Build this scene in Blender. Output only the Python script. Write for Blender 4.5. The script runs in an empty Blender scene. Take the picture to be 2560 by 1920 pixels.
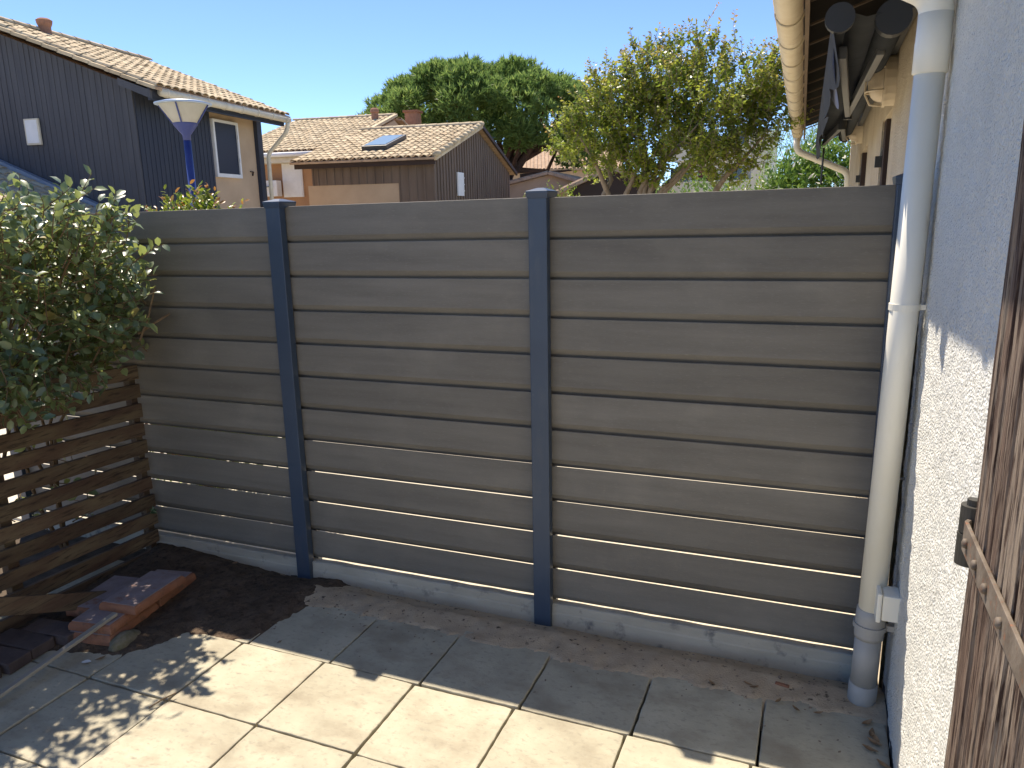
import bpy, bmesh, math, random
import numpy as np
from mathutils import Vector, Matrix, Quaternion

random.seed(7)
RNG = np.random.default_rng(11)
sc = bpy.context.scene
COL = sc.collection
V = Vector

# ------------------------------------------------------------------ camera, sky, sun, exposure
F_PX = 1879.74                                   # focal length in pixels of the 2560 px wide photograph
CAM = np.array([0.8976, -2.7811, 1.6998])
YAW, PITCH, ROLL = -0.3876, 0.2219, -0.0206
_cy, _sy = math.cos(YAW), math.sin(YAW); _cp, _sp = math.cos(PITCH), math.sin(PITCH)
_cr, _sr = math.cos(ROLL), math.sin(ROLL)
_fw = np.array([_sy*_cp, _cy*_cp, -_sp]); _ri = np.array([_cy, -_sy, 0.0]); _up = np.cross(_ri, _fw)
_r2 = _cr*_ri + _sr*_up; _u2 = -_sr*_ri + _cr*_up
cam_d = bpy.data.cameras.new('camera'); cam = bpy.data.objects.new('camera', cam_d); COL.objects.link(cam)
cam_d.sensor_width = 36; cam_d.lens = 36*F_PX/2560; cam_d.clip_start = 0.05; cam_d.clip_end = 2000
cam.matrix_world = Matrix(((_r2[0], _u2[0], -_fw[0], CAM[0]), (_r2[1], _u2[1], -_fw[1], CAM[1]),
                           (_r2[2], _u2[2], -_fw[2], CAM[2]), (0, 0, 0, 1)))
sc.camera = cam

SUN_TRAVEL = V((0.75, -0.62, -1.79)).normalized()
SUN_EL = math.asin(-SUN_TRAVEL.z); SUN_AZ = math.atan2(-SUN_TRAVEL.x, -SUN_TRAVEL.y)
world = bpy.data.worlds.new('World'); sc.world = world; world.use_nodes = True
nt = world.node_tree; nt.nodes.clear()
sky = nt.nodes.new('ShaderNodeTexSky'); sky.sky_type = 'NISHITA'; sky.sun_disc = False
sky.sun_elevation = SUN_EL; sky.sun_rotation = SUN_AZ
sky.air_density = 0.5; sky.dust_density = 0.0; sky.ozone_density = 9.0; sky.altitude = 0
bg = nt.nodes.new('ShaderNodeBackground'); bg.inputs[1].default_value = 0.096
wo = nt.nodes.new('ShaderNodeOutputWorld')
nt.links.new(sky.outputs[0], bg.inputs[0]); nt.links.new(bg.outputs[0], wo.inputs[0])
sun_d = bpy.data.lights.new('sun', 'SUN'); sun_d.energy = 2.5; sun_d.angle = math.radians(0.53); sun_d.color = (1.0, 0.965, 0.89)
sun = bpy.data.objects.new('sun', sun_d); COL.objects.link(sun)
sun.rotation_euler = SUN_TRAVEL.to_track_quat('-Z', 'Y').to_euler(); sun.location = (-8, 8, 20)
sc.view_settings.view_transform = 'Standard'; sc.view_settings.look = 'None'
sc.view_settings.exposure = 1.68; sc.view_settings.use_white_balance = True; sc.view_settings.white_balance_temperature = 7300; sc.view_settings.white_balance_tint = 13; sc.view_settings.gamma = 1.0; sc.view_settings.use_curve_mapping = False

# ------------------------------------------------------------------ pixel helpers (a pixel is a direction; distance comes from a plane)
def ray(u, v): return (u-1280)/F_PX*_r2 - (v-960)/F_PX*_u2 + _fw
def on(u, v, ax, val):
    d = ray(u, v); t = (val-CAM[ax])/d[ax]; return CAM + t*d
def onp(u, v, P0, n):
    d = ray(u, v); t = np.dot(np.array(P0)-CAM, n)/np.dot(d, n); return CAM + t*d
def far(u, v, D):
    d = ray(u, v); return CAM + d*D/math.hypot(d[0], d[1])

# ------------------------------------------------------------------ materials
def srgb(r, g, b):
    f = lambda c: (c/255/12.92) if c/255 <= 0.04045 else ((c/255+0.055)/1.055)**2.4
    return (f(r), f(g), f(b))
MATS = {}
def mat(name, c1, c2=None, scale=4.0, stretch=(1, 1, 1), detail=6, lo=0.35, hi=0.65, rough=0.7, spec=0.4,
        c3=None, scale3=30, lo3=0.55, hi3=0.7, stretch3=(1, 1, 1), bump=0.0, bscale=80, bstretch=(1, 1, 1), bdist=0.002, bkind='noise',
        objrand=0.0, metal=0.0, translucent=0.0, attr=False, trans=0.0, coat=0.0, tcol=None, local=False, c4=None, scale4=1.5, stretch4=(1, 1, 1), lo4=0.5, hi4=0.8, max4=0.6):
    m = bpy.data.materials.new(name); m.use_nodes = True; t = m.node_tree; N = t.nodes; L = t.links
    b = N['Principled BSDF']
    b.inputs['Roughness'].default_value = rough; b.inputs['Specular IOR Level'].default_value = spec
    b.inputs['Metallic'].default_value = metal
    if coat: b.inputs['Coat Weight'].default_value = coat
    if trans:
        b.inputs['Transmission Weight'].default_value = trans
    if local:
        tc = N.new('ShaderNodeTexCoord'); pos = tc.outputs['Object']
    else:
        geo = N.new('ShaderNodeNewGeometry'); pos = geo.outputs['Position']
    def mapped(st):
        mp = N.new('ShaderNodeMapping'); mp.inputs['Scale'].default_value = st
        L.new(pos, mp.inputs['Vector']); return mp.outputs[0]
    def noise(sc_, st, det):
        n = N.new('ShaderNodeTexNoise'); n.inputs['Scale'].default_value = sc_; n.inputs['Detail'].default_value = det
        n.inputs['Roughness'].default_value = 0.6
        L.new(mapped(st), n.inputs['Vector']); return n.outputs['Fac']
    def ramp(fac, a, b_):
        r = N.new('ShaderNodeMapRange'); r.inputs['From Min'].default_value = a; r.inputs['From Max'].default_value = b_
        L.new(fac, r.inputs['Value']); return r.outputs[0]
    def mix(fac, A, B):
        x = N.new('ShaderNodeMix'); x.data_type = 'RGBA'
        L.new(fac, x.inputs[0])
        for s, val in ((x.inputs[6], A), (x.inputs[7], B)):
            if isinstance(val, tuple): s.default_value = (*val, 1)
            else: L.new(val, s)
        return x.outputs[2]
    col = c1
    if c2 is not None:
        if attr:
            at = N.new('ShaderNodeAttribute'); at.attribute_name = 'rnd'
            oi = N.new('ShaderNodeObjectInfo')
            ad = N.new('ShaderNodeMath'); ad.operation = 'ADD'; L.new(at.outputs['Fac'], ad.inputs[0]); L.new(oi.outputs['Random'], ad.inputs[1])
            fr = N.new('ShaderNodeMath'); fr.operation = 'FRACT'; L.new(ad.outputs[0], fr.inputs[0])
            fac = ramp(fr.outputs[0], lo, hi)
        else:
            fac = ramp(noise(scale, stretch, detail), lo, hi)
        col = mix(fac, c1, c2)
    if c3 is not None:
        if attr:
            at3 = N.new('ShaderNodeAttribute'); at3.attribute_name = 'tip'
            col = mix(at3.outputs['Fac'], col, c3)
        else:
            col = mix(ramp(noise(scale3, stretch3, 5), lo3, hi3), col, c3)
    if c4 is not None:
        r4 = N.new('ShaderNodeMapRange'); r4.inputs['From Min'].default_value = lo4; r4.inputs['From Max'].default_value = hi4; r4.inputs['To Max'].default_value = max4
        L.new(noise(scale4, stretch4, 7), r4.inputs['Value']); col = mix(r4.outputs[0], col, c4)
    if objrand:
        oi = N.new('ShaderNodeObjectInfo')
        mr = N.new('ShaderNodeMapRange'); mr.inputs['To Min'].default_value = 1-objrand; mr.inputs['To Max'].default_value = 1+objrand
        L.new(oi.outputs['Random'], mr.inputs['Value'])
        hs = N.new('ShaderNodeHueSaturation'); L.new(mr.outputs[0], hs.inputs['Value'])
        if isinstance(col, tuple): hs.inputs['Color'].default_value = (*col, 1)
        else: L.new(col, hs.inputs['Color'])
        col = hs.outputs[0]
    if isinstance(col, tuple): b.inputs['Base Color'].default_value = (*col, 1)
    else: L.new(col, b.inputs['Base Color'])
    if bump:
        if bkind == 'voronoi':
            vn = N.new('ShaderNodeTexVoronoi'); vn.inputs['Scale'].default_value = bscale; vn.feature = 'SMOOTH_F1'
            L.new(mapped(bstretch), vn.inputs['Vector'])
            nz = noise(bscale*1.6, bstretch, 3)
            ml = N.new('ShaderNodeMath'); ml.operation = 'MULTIPLY_ADD'; L.new(vn.outputs['Distance'], ml.inputs[0]); ml.inputs[1].default_value = -1.0; L.new(nz, ml.inputs[2])
            h = ml.outputs[0]
        else:
            h = noise(bscale, bstretch, 5)
        bp = N.new('ShaderNodeBump'); bp.inputs['Strength'].default_value = bump; bp.inputs['Distance'].default_value = bdist
        L.new(h, bp.inputs['Height']); L.new(bp.outputs[0], b.inputs['Normal'])
    if translucent:
        tr = N.new('ShaderNodeBsdfTranslucent')
        if tcol is not None: tr.inputs[0].default_value = (*tcol, 1)
        elif isinstance(col, tuple): tr.inputs[0].default_value = (*col, 1)
        else: L.new(col, tr.inputs[0])
        mx = N.new('ShaderNodeMixShader'); mx.inputs[0].default_value = translucent
        L.new(b.outputs[0], mx.inputs[1]); L.new(tr.outputs[0], mx.inputs[2]); L.new(mx.outputs[0], N['Material Output'].inputs[0])
    MATS[name] = m
    return m

M_board = mat('composite_board', (0.146, 0.132, 0.110), (0.20, 0.182, 0.152), scale=2, stretch=(0.8, 1, 9), lo=0.3, hi=0.7, rough=0.62, spec=0.35,
              c3=(0.235, 0.213, 0.18), scale3=60, stretch3=(0.7, 2, 5), lo3=0.56, hi3=0.78, bump=0.45, bscale=260, bstretch=(0.35, 1, 1.3), bdist=0.0016, objrand=0.09, c4=(0.30, 0.27, 0.22), scale4=2.3, stretch4=(1, 1, 1.6), lo4=0.52, hi4=0.78, max4=0.45)
M_post = mat('powder_coat', (0.036, 0.058, 0.094), (0.042, 0.066, 0.104), c3=(0.10, 0.115, 0.135), scale3=55, lo3=0.66, hi3=0.82, c4=(0.16, 0.15, 0.13), scale4=7, stretch4=(1, 1, 0.3), lo4=0.58, hi4=0.85, max4=0.4, scale=6, rough=0.42, spec=0.5, bump=0.08, bscale=700, bdist=0.0004)
M_conc = mat('concrete', (0.38, 0.345, 0.275), (0.48, 0.44, 0.355), scale=3, stretch=(1, 1, 3), rough=0.9, spec=0.2, c3=(0.16, 0.155, 0.145), scale3=14, lo3=0.58, hi3=0.74,
             bump=0.5, bscale=120, bdist=0.002)
M_slab = mat('paving_slab', (0.375, 0.342, 0.255), (0.475, 0.435, 0.325), scale=5, rough=0.85, spec=0.25, c3=(0.30, 0.275, 0.215), scale3=38, stretch3=(1, 1.5, 1), lo3=0.54, hi3=0.74,
             bump=0.6, bscale=110, bdist=0.002, objrand=0.07, c4=(0.27, 0.228, 0.165), scale4=4.2, stretch4=(1, 1.6, 1), lo4=0.48, hi4=0.72, max4=0.8)
M_sand = mat('sand', (0.50, 0.39, 0.265), (0.39, 0.30, 0.205), scale=9, rough=0.95, spec=0.1, c3=(0.075, 0.055, 0.04), scale3=34, lo3=0.60, hi3=0.70,
             bump=0.9, bscale=150, bdist=0.004)
M_soil = mat('soil', (0.085, 0.060, 0.042), (0.14, 0.10, 0.07), scale=11, rough=0.95, spec=0.1, c3=(0.055, 0.039, 0.028), scale3=40, lo3=0.5, hi3=0.7,
             bump=1.0, bscale=90, bdist=0.008)
M_stucco = mat('white_stucco', (0.88, 0.87, 0.80), (0.83, 0.825, 0.765), scale=3, rough=0.95, spec=0.15, c3=(0.40, 0.42, 0.44), scale3=150, lo3=0.60, hi3=0.72, c4=(0.60, 0.60, 0.56), scale4=2.2, stretch4=(1, 1, 0.5), lo4=0.48, hi4=0.75, max4=0.5,
               bump=1.0, bscale=135, bdist=0.009, bkind='voronoi')
M_oldstucco = mat('aged_stucco', (0.52, 0.43, 0.31), (0.62, 0.54, 0.41), scale=2.5, rough=0.95, spec=0.1, c3=(0.30, 0.24, 0.16), scale3=60, lo3=0.6, hi3=0.75, bump=1.0, bscale=90, bdist=0.008, bkind='voronoi')
M_pvc = mat('cream_plastic', (0.87, 0.84, 0.735), (0.82, 0.78, 0.66), scale=4, stretch=(1, 1, 0.5), rough=0.38, spec=0.45, c3=(0.50, 0.42, 0.30), scale3=11, stretch3=(1, 1, 0.35), lo3=0.64, hi3=0.85)
M_pvcold = mat('yellowed_plastic', (0.62, 0.52, 0.36), (0.70, 0.62, 0.46), scale=5, rough=0.45, spec=0.4, c3=(0.38, 0.29, 0.19), scale3=9, lo3=0.58, hi3=0.82)
M_pvcgrey = mat('grey_plastic', (0.38, 0.365, 0.335), (0.46, 0.44, 0.40), scale=7, rough=0.5, spec=0.4, c3=(0.68, 0.66, 0.6), scale3=16, lo3=0.70, hi3=0.73)
M_slat = mat('stained_slat', (0.095, 0.054, 0.036), (0.155, 0.115, 0.068), scale=5, stretch=(3, 0.6, 3), rough=0.75, spec=0.3, c3=(0.045, 0.030, 0.021), scale3=26, stretch3=(3, 0.25, 3), lo3=0.52, hi3=0.68,
             bump=0.6, bscale=60, bstretch=(3, 0.3, 3), bdist=0.002, objrand=0.22)
M_shut = mat('weathered_shutter_wood', (0.285, 0.225, 0.17), (0.155, 0.105, 0.078), scale=7, stretch=(3, 3, 0.35), rough=0.85, spec=0.2, lo=0.38, hi=0.6,
             c3=(0.048, 0.028, 0.021), scale3=42, stretch3=(2.5, 2.5, 0.22), lo3=0.48, hi3=0.60, bump=1.0, bscale=70, bstretch=(3, 3, 0.14), bdist=0.008, objrand=0.12)
M_strap = mat('rusted_iron', (0.19, 0.155, 0.12), (0.10, 0.075, 0.055), scale=25, rough=0.7, spec=0.4, c3=(0.24, 0.10, 0.05), scale3=50, lo3=0.58, hi3=0.7, bump=0.5, bscale=120, bdist=0.002)
M_hinge = mat('dark_hinge_metal', (0.035, 0.034, 0.028), (0.055, 0.05, 0.042), scale=30, rough=0.45, spec=0.5)
M_terra = mat('terracotta', (0.27, 0.115, 0.066), (0.34, 0.16, 0.095), scale=12, rough=0.85, spec=0.2, c3=(0.16, 0.09, 0.06), scale3=22, lo3=0.55, hi3=0.72, bump=0.5, bscale=140, bdist=0.002, objrand=0.08)
M_terratop = mat('terracotta_worn_top', (0.24, 0.185, 0.18), (0.31, 0.26, 0.26), scale=14, rough=0.85, spec=0.3, c3=(0.25, 0.115, 0.07), scale3=18, lo3=0.58, hi3=0.72, bump=0.5, bscale=160, bdist=0.002)
M_darkbrick = mat('dark_paver', (0.075, 0.055, 0.052), (0.115, 0.088, 0.08), scale=14, rough=0.85, spec=0.25, bump=0.6, bscale=120, bdist=0.002, objrand=0.15)
M_alu = mat('aluminium', (0.46, 0.43, 0.37), (0.34, 0.31, 0.26), scale=12, stretch=(3, 0.5, 3), rough=0.45, metal=0.35, spec=0.5, c3=(0.28, 0.23, 0.17), scale3=20, lo3=0.62, hi3=0.75)
M_tile = mat('roof_tile', (0.47, 0.365, 0.235), (0.58, 0.485, 0.335), scale=2.2, rough=0.9, spec=0.15, c3=(0.26, 0.19, 0.135), scale3=6, lo3=0.55, hi3=0.75, objrand=0.20)
M_tilefar = mat('roof_tile_far', (0.50, 0.36, 0.25), (0.36, 0.25, 0.17), scale=3, rough=0.9, spec=0.15, c3=(0.22, 0.15, 0.11), scale3=9, lo3=0.56, hi3=0.72)
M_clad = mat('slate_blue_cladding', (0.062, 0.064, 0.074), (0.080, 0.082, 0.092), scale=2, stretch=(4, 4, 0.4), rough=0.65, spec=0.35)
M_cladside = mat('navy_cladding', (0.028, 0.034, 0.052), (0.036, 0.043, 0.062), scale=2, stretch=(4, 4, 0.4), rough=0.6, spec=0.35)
M_brownclad = mat('brown_cladding', (0.150, 0.108, 0.082), (0.190, 0.142, 0.110), scale=1.6, stretch=(4, 4, 0.5), rough=0.75, spec=0.25, objrand=0.08)
M_darkbrown = mat('dark_brown_paint', (0.052, 0.034, 0.028), rough=0.7, spec=0.25)
M_plaster = mat('beige_plaster', (0.54, 0.40, 0.275), (0.47, 0.345, 0.235), scale=1.5, rough=0.95, spec=0.1, bump=0.4, bscale=50, bdist=0.006)
M_orange = mat('ochre_plaster', (0.44, 0.255, 0.14), (0.38, 0.215, 0.12), scale=1.5, rough=0.95, spec=0.1)
M_white = mat('white_paint', (0.78, 0.78, 0.77), (0.70, 0.70, 0.69), scale=4, rough=0.55, spec=0.4)
M_cream = mat('cream_trim', (0.68, 0.62, 0.49), (0.58, 0.52, 0.40), scale=6, rough=0.6, spec=0.3)
M_navywin = mat('navy_shutter_panel', (0.018, 0.024, 0.042), rough=0.5, spec=0.4)
M_flash = mat('zinc_flashing', (0.26, 0.31, 0.38), (0.34, 0.39, 0.45), scale=5, rough=0.45, spec=0.5, metal=0.2)
M_brick = mat('chimney_clay', (0.36, 0.185, 0.12), (0.28, 0.15, 0.10), scale=8, rough=0.9, spec=0.15)
M_blue = mat('cobalt_paint', (0.020, 0.040, 0.170), (0.026, 0.050, 0.20), scale=4, rough=0.4, spec=0.5)
M_lamptop = mat('pale_blue_enamel', (0.40, 0.50, 0.64), rough=0.35, spec=0.5)
M_lampglass = mat('frosted_lamp_panel', (0.62, 0.60, 0.50), (0.70, 0.68, 0.60), scale=6, rough=0.35, spec=0.5, translucent=0.45)
M_skyglass = mat('skylight_glass', (0.22, 0.30, 0.33), rough=0.12, spec=0.6)
M_black = mat('anthracite_metal', (0.030, 0.034, 0.040), rough=0.45, spec=0.5)
M_awn = mat('awning_fabric', (0.055, 0.062, 0.070), (0.07, 0.078, 0.088), scale=8, rough=0.85, spec=0.2, translucent=0.15)
M_awnlight = mat('awning_valance', (0.17, 0.20, 0.30), (0.21, 0.24, 0.34), scale=8, rough=0.85, spec=0.2, translucent=0.25)
M_awnarm = mat('grey_arm_paint', (0.17, 0.175, 0.18), rough=0.45, spec=0.5)
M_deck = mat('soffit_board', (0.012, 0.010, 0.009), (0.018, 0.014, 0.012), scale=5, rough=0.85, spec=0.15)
M_rafter = mat('rafter_wood', (0.13, 0.095, 0.07), (0.17, 0.125, 0.09), scale=5, rough=0.8, spec=0.2)
M_lglass = mat('ribbed_lamp_glass', (0.62, 0.52, 0.38), (0.70, 0.60, 0.46), scale=30, rough=0.25, spec=0.5)
M_bulk = mat('cream_bulkhead', (0.66, 0.57, 0.43), rough=0.45, spec=0.4)
M_bark = mat('bark', (0.12, 0.085, 0.06), (0.19, 0.14, 0.10), scale=10, stretch=(3, 3, 0.6), rough=0.9, spec=0.1, bump=0.6, bscale=30, bdist=0.01)
M_pinebark = mat('pine_bark', (0.15, 0.085, 0.06), (0.09, 0.055, 0.04), scale=4, rough=0.9, spec=0.1, bump=0.6, bscale=12, bdist=0.03)
M_palebark = mat('smooth_pale_bark', (0.30, 0.24, 0.17), (0.20, 0.15, 0.10), scale=14, stretch=(2, 2, 0.7), rough=0.7, spec=0.2)
M_twig = mat('twig', (0.22, 0.15, 0.085), (0.15, 0.10, 0.06), scale=30, rough=0.8, spec=0.2)
M_leaf = mat('glossy_grey_green_leaf', (0.065, 0.125, 0.080), (0.22, 0.28, 0.12), lo=0.1, hi=1.0, rough=0.36, spec=1.0, c3=(0.50, 0.38, 0.14), attr=True, translucent=0.30, tcol=(0.45, 0.52, 0.14))
M_photinia = mat('yellow_green_leaf', (0.17, 0.26, 0.03), (0.30, 0.33, 0.05), lo=0.1, hi=1.0, rough=0.32, spec=0.5, c3=(0.42, 0.13, 0.06), attr=True, translucent=0.4)
M_myrtle = mat('crape_myrtle_leaf', (0.13, 0.215, 0.035), (0.43, 0.46, 0.065), lo=0.1, hi=1.0, rough=0.35, spec=0.5, c3=(0.52, 0.20, 0.11), attr=True, translucent=0.52)
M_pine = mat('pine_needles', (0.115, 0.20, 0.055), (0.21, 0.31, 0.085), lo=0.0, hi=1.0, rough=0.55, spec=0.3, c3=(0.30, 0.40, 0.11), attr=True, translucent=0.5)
M_olean = mat('oleander_leaf', (0.09, 0.19, 0.03), (0.20, 0.30, 0.06), lo=0.0, hi=1.0, rough=0.35, spec=0.5, c3=(0.78, 0.76, 0.68), attr=True, translucent=0.35)
M_ivy = mat('ivy_leaf', (0.03, 0.075, 0.03), (0.06, 0.11, 0.045), scale=60, rough=0.4, spec=0.5, translucent=0.2)
M_ground = mat('pale_ground', (0.50, 0.44, 0.34), (0.40, 0.35, 0.26), scale=0.8, rough=0.95, spec=0.1, c3=(0.20, 0.23, 0.10), scale3=0.25, lo3=0.52, hi3=0.62)
M_path = mat('light_path', (0.60, 0.545, 0.43), (0.52, 0.47, 0.37), scale=3, rough=0.95, spec=0.1)
M_bed = mat('bedding_sand', (0.075, 0.058, 0.042), (0.12, 0.092, 0.068), scale=20, rough=0.95, spec=0.1)
M_pebble = mat('pebble', (0.26, 0.21, 0.16), (0.14, 0.10, 0.075), scale=60, rough=0.85, spec=0.2)
M_dry = mat('dry_leaf', (0.34, 0.22, 0.12), (0.22, 0.13, 0.07), scale=50, rough=0.8, spec=0.2, objrand=0.3)
M_paper = mat('pale_scrap', (0.66, 0.66, 0.64), rough=0.8, spec=0.2)
M_apt = mat('white_render', (0.76, 0.75, 0.72), (0.70, 0.69, 0.66), scale=0.5, rough=0.9, spec=0.15)
M_glassdark = mat('dark_window_glass', (0.03, 0.04, 0.05), rough=0.1, spec=0.6)
M_redshut = mat('maroon_paint', (0.13, 0.025, 0.03), rough=0.6, spec=0.3)
M_moss = mat('mortar_moss', (0.24, 0.205, 0.15), (0.15, 0.14, 0.08), scale=30, rough=0.95, spec=0.1, bump=0.8, bscale=90, bdist=0.006)

# ------------------------------------------------------------------ object helpers
def link(o, parent=None):
    COL.objects.link(o)
    if parent is not None: o.parent = parent
    return o
def tag(o, label=None, cat=None, group=None, kind=None):
    if label: o['label'] = label
    if cat: o['category'] = cat
    if group: o['group'] = group
    if kind: o['kind'] = kind
    return o
WLOC = {}
def thing(name, label, cat, loc, group=None):
    o = bpy.data.objects.new(name, None); link(o); o.empty_display_size = 0.1
    o.location = loc; WLOC[o] = V(loc)
    return tag(o, label, cat, group)
def make(name, verts, faces, m, parent=None, smooth=False, bevel=0.0, bseg=2, kind=None, rnd=None, tip=None, matidx=None, extra=None):
    """one mesh object from world-space vertices; origin at the foot of its own bounding box"""
    v = np.asarray(verts, dtype=float)
    c = np.array([(v[:, 0].min()+v[:, 0].max())/2, (v[:, 1].min()+v[:, 1].max())/2, v[:, 2].min()])
    me = bpy.data.meshes.new(name); me.from_pydata((v-c).tolist(), [], [tuple(f) for f in faces]); me.update()
    if bevel > 0:
        bm = bmesh.new(); bm.from_mesh(me)
        es = [e for e in bm.edges if len(e.link_faces) == 2 and e.calc_face_angle(0) > 0.5]
        bmesh.ops.bevel(bm, geom=es, offset=bevel, segments=bseg, affect='EDGES', profile=0.6, clamp_overlap=True)
        bm.to_mesh(me); bm.free()
    me.materials.append(m)
    if extra:
        for x in extra: me.materials.append(x)
    if matidx is not None and not bevel: me.polygons.foreach_set('material_index', matidx)
    if smooth: me.polygons.foreach_set('use_smooth', [True]*len(me.polygons))
    for nm, arr in (('rnd', rnd), ('tip', tip)):
        if arr is not None:
            a = me.attributes.new(nm, 'FLOAT', 'POINT'); a.data.foreach_set('value', np.asarray(arr, dtype=np.float32))
    o = bpy.data.objects.new(name, me); link(o, parent)
    WLOC[o] = V(c)
    o.location = V(c) - (WLOC[parent] if parent is not None else V((0, 0, 0)))
    if kind: o['kind'] = kind
    return o
class MB:
    def __init__(s): s.v = []; s.f = []
    def add(s, v, f):
        n = len(s.v); s.v += [tuple(map(float, p)) for p in v]; s.f += [tuple(i+n for i in q) for q in f]; return s
    def box(s, x0, x1, y0, y1, z0, z1):
        return s.add([(x0, y0, z0), (x1, y0, z0), (x1, y1, z0), (x0, y1, z0), (x0, y0, z1), (x1, y0, z1), (x1, y1, z1), (x0, y1, z1)],
                     [(0, 3, 2, 1), (4, 5, 6, 7), (0, 1, 5, 4), (1, 2, 6, 5), (2, 3, 7, 6), (3, 0, 4, 7)])
    def prism(s, poly, ext):
        """closed polygon (3-D points) extruded by a vector"""
        n = len(poly); e = np.array(ext, float); P = [np.array(p, float) for p in poly]
        nrm = np.zeros(3)
        for i in range(n): nrm += np.cross(P[i], P[(i+1) % n])
        if np.dot(nrm, e) > 0: P = P[::-1]
        vs = P + [p+e for p in P]
        fs = [tuple(range(n)), tuple(range(2*n-1, n-1, -1))]
        for i in range(n): j = (i+1) % n; fs.append((j, i, i+n, j+n))
        return s.add(vs, fs)
    def bar(s, p, q, w, h, up=(0, 0, 1)):
        p = np.array(p, float); q = np.array(q, float); d = q-p; d /= np.linalg.norm(d)
        a = np.cross(d, np.array(up, float)); a /= np.linalg.norm(a); b = np.cross(a, d)
        poly = [p-a*w/2-b*h/2, p+a*w/2-b*h/2, p+a*w/2+b*h/2, p-a*w/2+b*h/2]
        return s.prism(poly, q-p)
    def tube(s, path, r, seg=10, caps=True):
        P = [np.array(p, float) for p in path]; n = len(P); rr = r if hasattr(r, '__len__') else [r]*n
        rings = []; prev = None
        for i in range(n):
            d = P[min(i+1, n-1)]-P[max(i-1, 0)]; d = d/(np.linalg.norm(d)+1e-9)
            if prev is None:
                ref = np.array([0, 0, 1.0]) if abs(d[2]) < 0.9 else np.array([1.0, 0, 0]); a = np.cross(d, ref)
            else: a = prev - d*np.dot(prev, d)
            a /= np.linalg.norm(a)+1e-9; b = np.cross(d, a); prev = a
            rings.append([P[i]+rr[i]*(a*math.cos(2*math.pi*k/seg)+b*math.sin(2*math.pi*k/seg)) for k in range(seg)])
        vs = [p for R in rings for p in R]; fs = []
        for i in range(n-1):
            for k in range(seg):
                k2 = (k+1) % seg; fs.append((i*seg+k, i*seg+k2, (i+1)*seg+k2, (i+1)*seg+k))
        if caps: fs.append(tuple(range(seg-1, -1, -1))); fs.append(tuple((n-1)*seg+k for k in range(seg)))
        return s.add(vs, fs)
    def lathe(s, prof, c, seg=20):
        """profile of (radius, z) turned about the vertical through c"""
        vs = []; fs = []; n = len(prof)
        for r, z in prof:
            for k in range(seg): a = 2*math.pi*k/seg; vs.append((c[0]+r*math.cos(a), c[1]+r*math.sin(a), c[2]+z))
        for i in range(n-1):
            for k in range(seg): k2 = (k+1) % seg; fs.append((i*seg+k, i*seg+k2, (i+1)*seg+k2, (i+1)*seg+k))
        return s.add(vs, fs)
    def build(s, name, m, parent=None, **kw): return make(name, s.v, s.f, m, parent, **kw)
def copy_obj(o, parent, wloc):
    c = o.copy(); COL.objects.link(c); c.parent = parent; WLOC[c] = V(wloc)
    c.location = V(wloc) - (WLOC[parent] if parent is not None else V((0, 0, 0))); return c

# cheap value noise for relief
_tab = RNG.random((64, 64))
def vnoise(x, y):
    xi, yi = np.floor(x).astype(int), np.floor(y).astype(int); fx, fy = x-xi, y-yi
    fx = fx*fx*(3-2*fx); fy = fy*fy*(3-2*fy)
    g = lambda a, b: _tab[a % 64, b % 64]
    return (g(xi, yi)*(1-fx)+g(xi+1, yi)*fx)*(1-fy)+(g(xi, yi+1)*(1-fx)+g(xi+1, yi+1)*fx)*fy
def fbm(x, y, o=4):
    s = 0; a = 1; t = 0
    for i in range(o): s = s+a*vnoise(x*2**i+17*i, y*2**i+9*i); t += a; a *= 0.5
    return s/t
def heightfield(name, x0, x1, y0, y1, step, fn, m, kind=None, parent=None):
    xs = np.arange(x0, x1+step/2, step); ys = np.arange(y0, y1+step/2, step)
    X, Y = np.meshgrid(xs, ys); Z = fn(X, Y); nx = len(xs); ny = len(ys)
    v = np.stack([X.ravel(), Y.ravel(), Z.ravel()], 1); f = []
    for j in range(ny-1):
        for i in range(nx-1): a = j*nx+i; f.append((a, a+1, a+nx+1, a+nx))
    return make(name, v, f, m, parent, smooth=True, kind=kind)

# ------------------------------------------------------------------ leaf clouds
def leaf_cloud(P, D, Nn, L, W, shape='leaf', fold=0.25):
    """P centres of leaf bases, D directions, Nn face normals (unit), L lengths, W widths -> verts, faces, per-vertex leaf index"""
    S = np.cross(D, Nn); S /= np.linalg.norm(S, axis=1)[:, None]+1e-9; Nn = np.cross(S, D)
    L = L[:, None]; W = W[:, None]
    if shape == 'leaf':       # oval, folded along the midrib: 8 vertices
        pts = [P, P+D*L*0.30+S*W*0.44+Nn*W*fold*0.5, P+D*L*0.68+S*W*0.42+Nn*W*fold*0.5, P+D*L - Nn*L*0.10,
               P+D*L*0.68-S*W*0.42+Nn*W*fold*0.5, P+D*L*0.30-S*W*0.44+Nn*W*fold*0.5, P+D*L*0.30, P+D*L*0.68]
        fc = [(0, 6, 1), (1, 6, 7, 2), (2, 7, 3), (0, 5, 6), (5, 4, 7, 6), (4, 3, 7)]
    elif shape == 'diamond':
        pts = [P, P+D*L*0.45+S*W*0.5, P+D*L, P+D*L*0.45-S*W*0.5]; fc = [(0, 3, 2, 1)]
    else:                     # needle blade
        pts = [P-S*W*0.5, P+S*W*0.5, P+D*L]; fc = [(0, 1, 2)]
    k = len(pts); n = len(P)
    v = np.stack(pts, 1).reshape(-1, 3)
    faces = []
    for i in range(n):
        b = i*k
        for q in fc: faces.append(tuple(b+j for j in q))
    return v, faces, np.repeat(np.arange(n), k)
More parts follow.
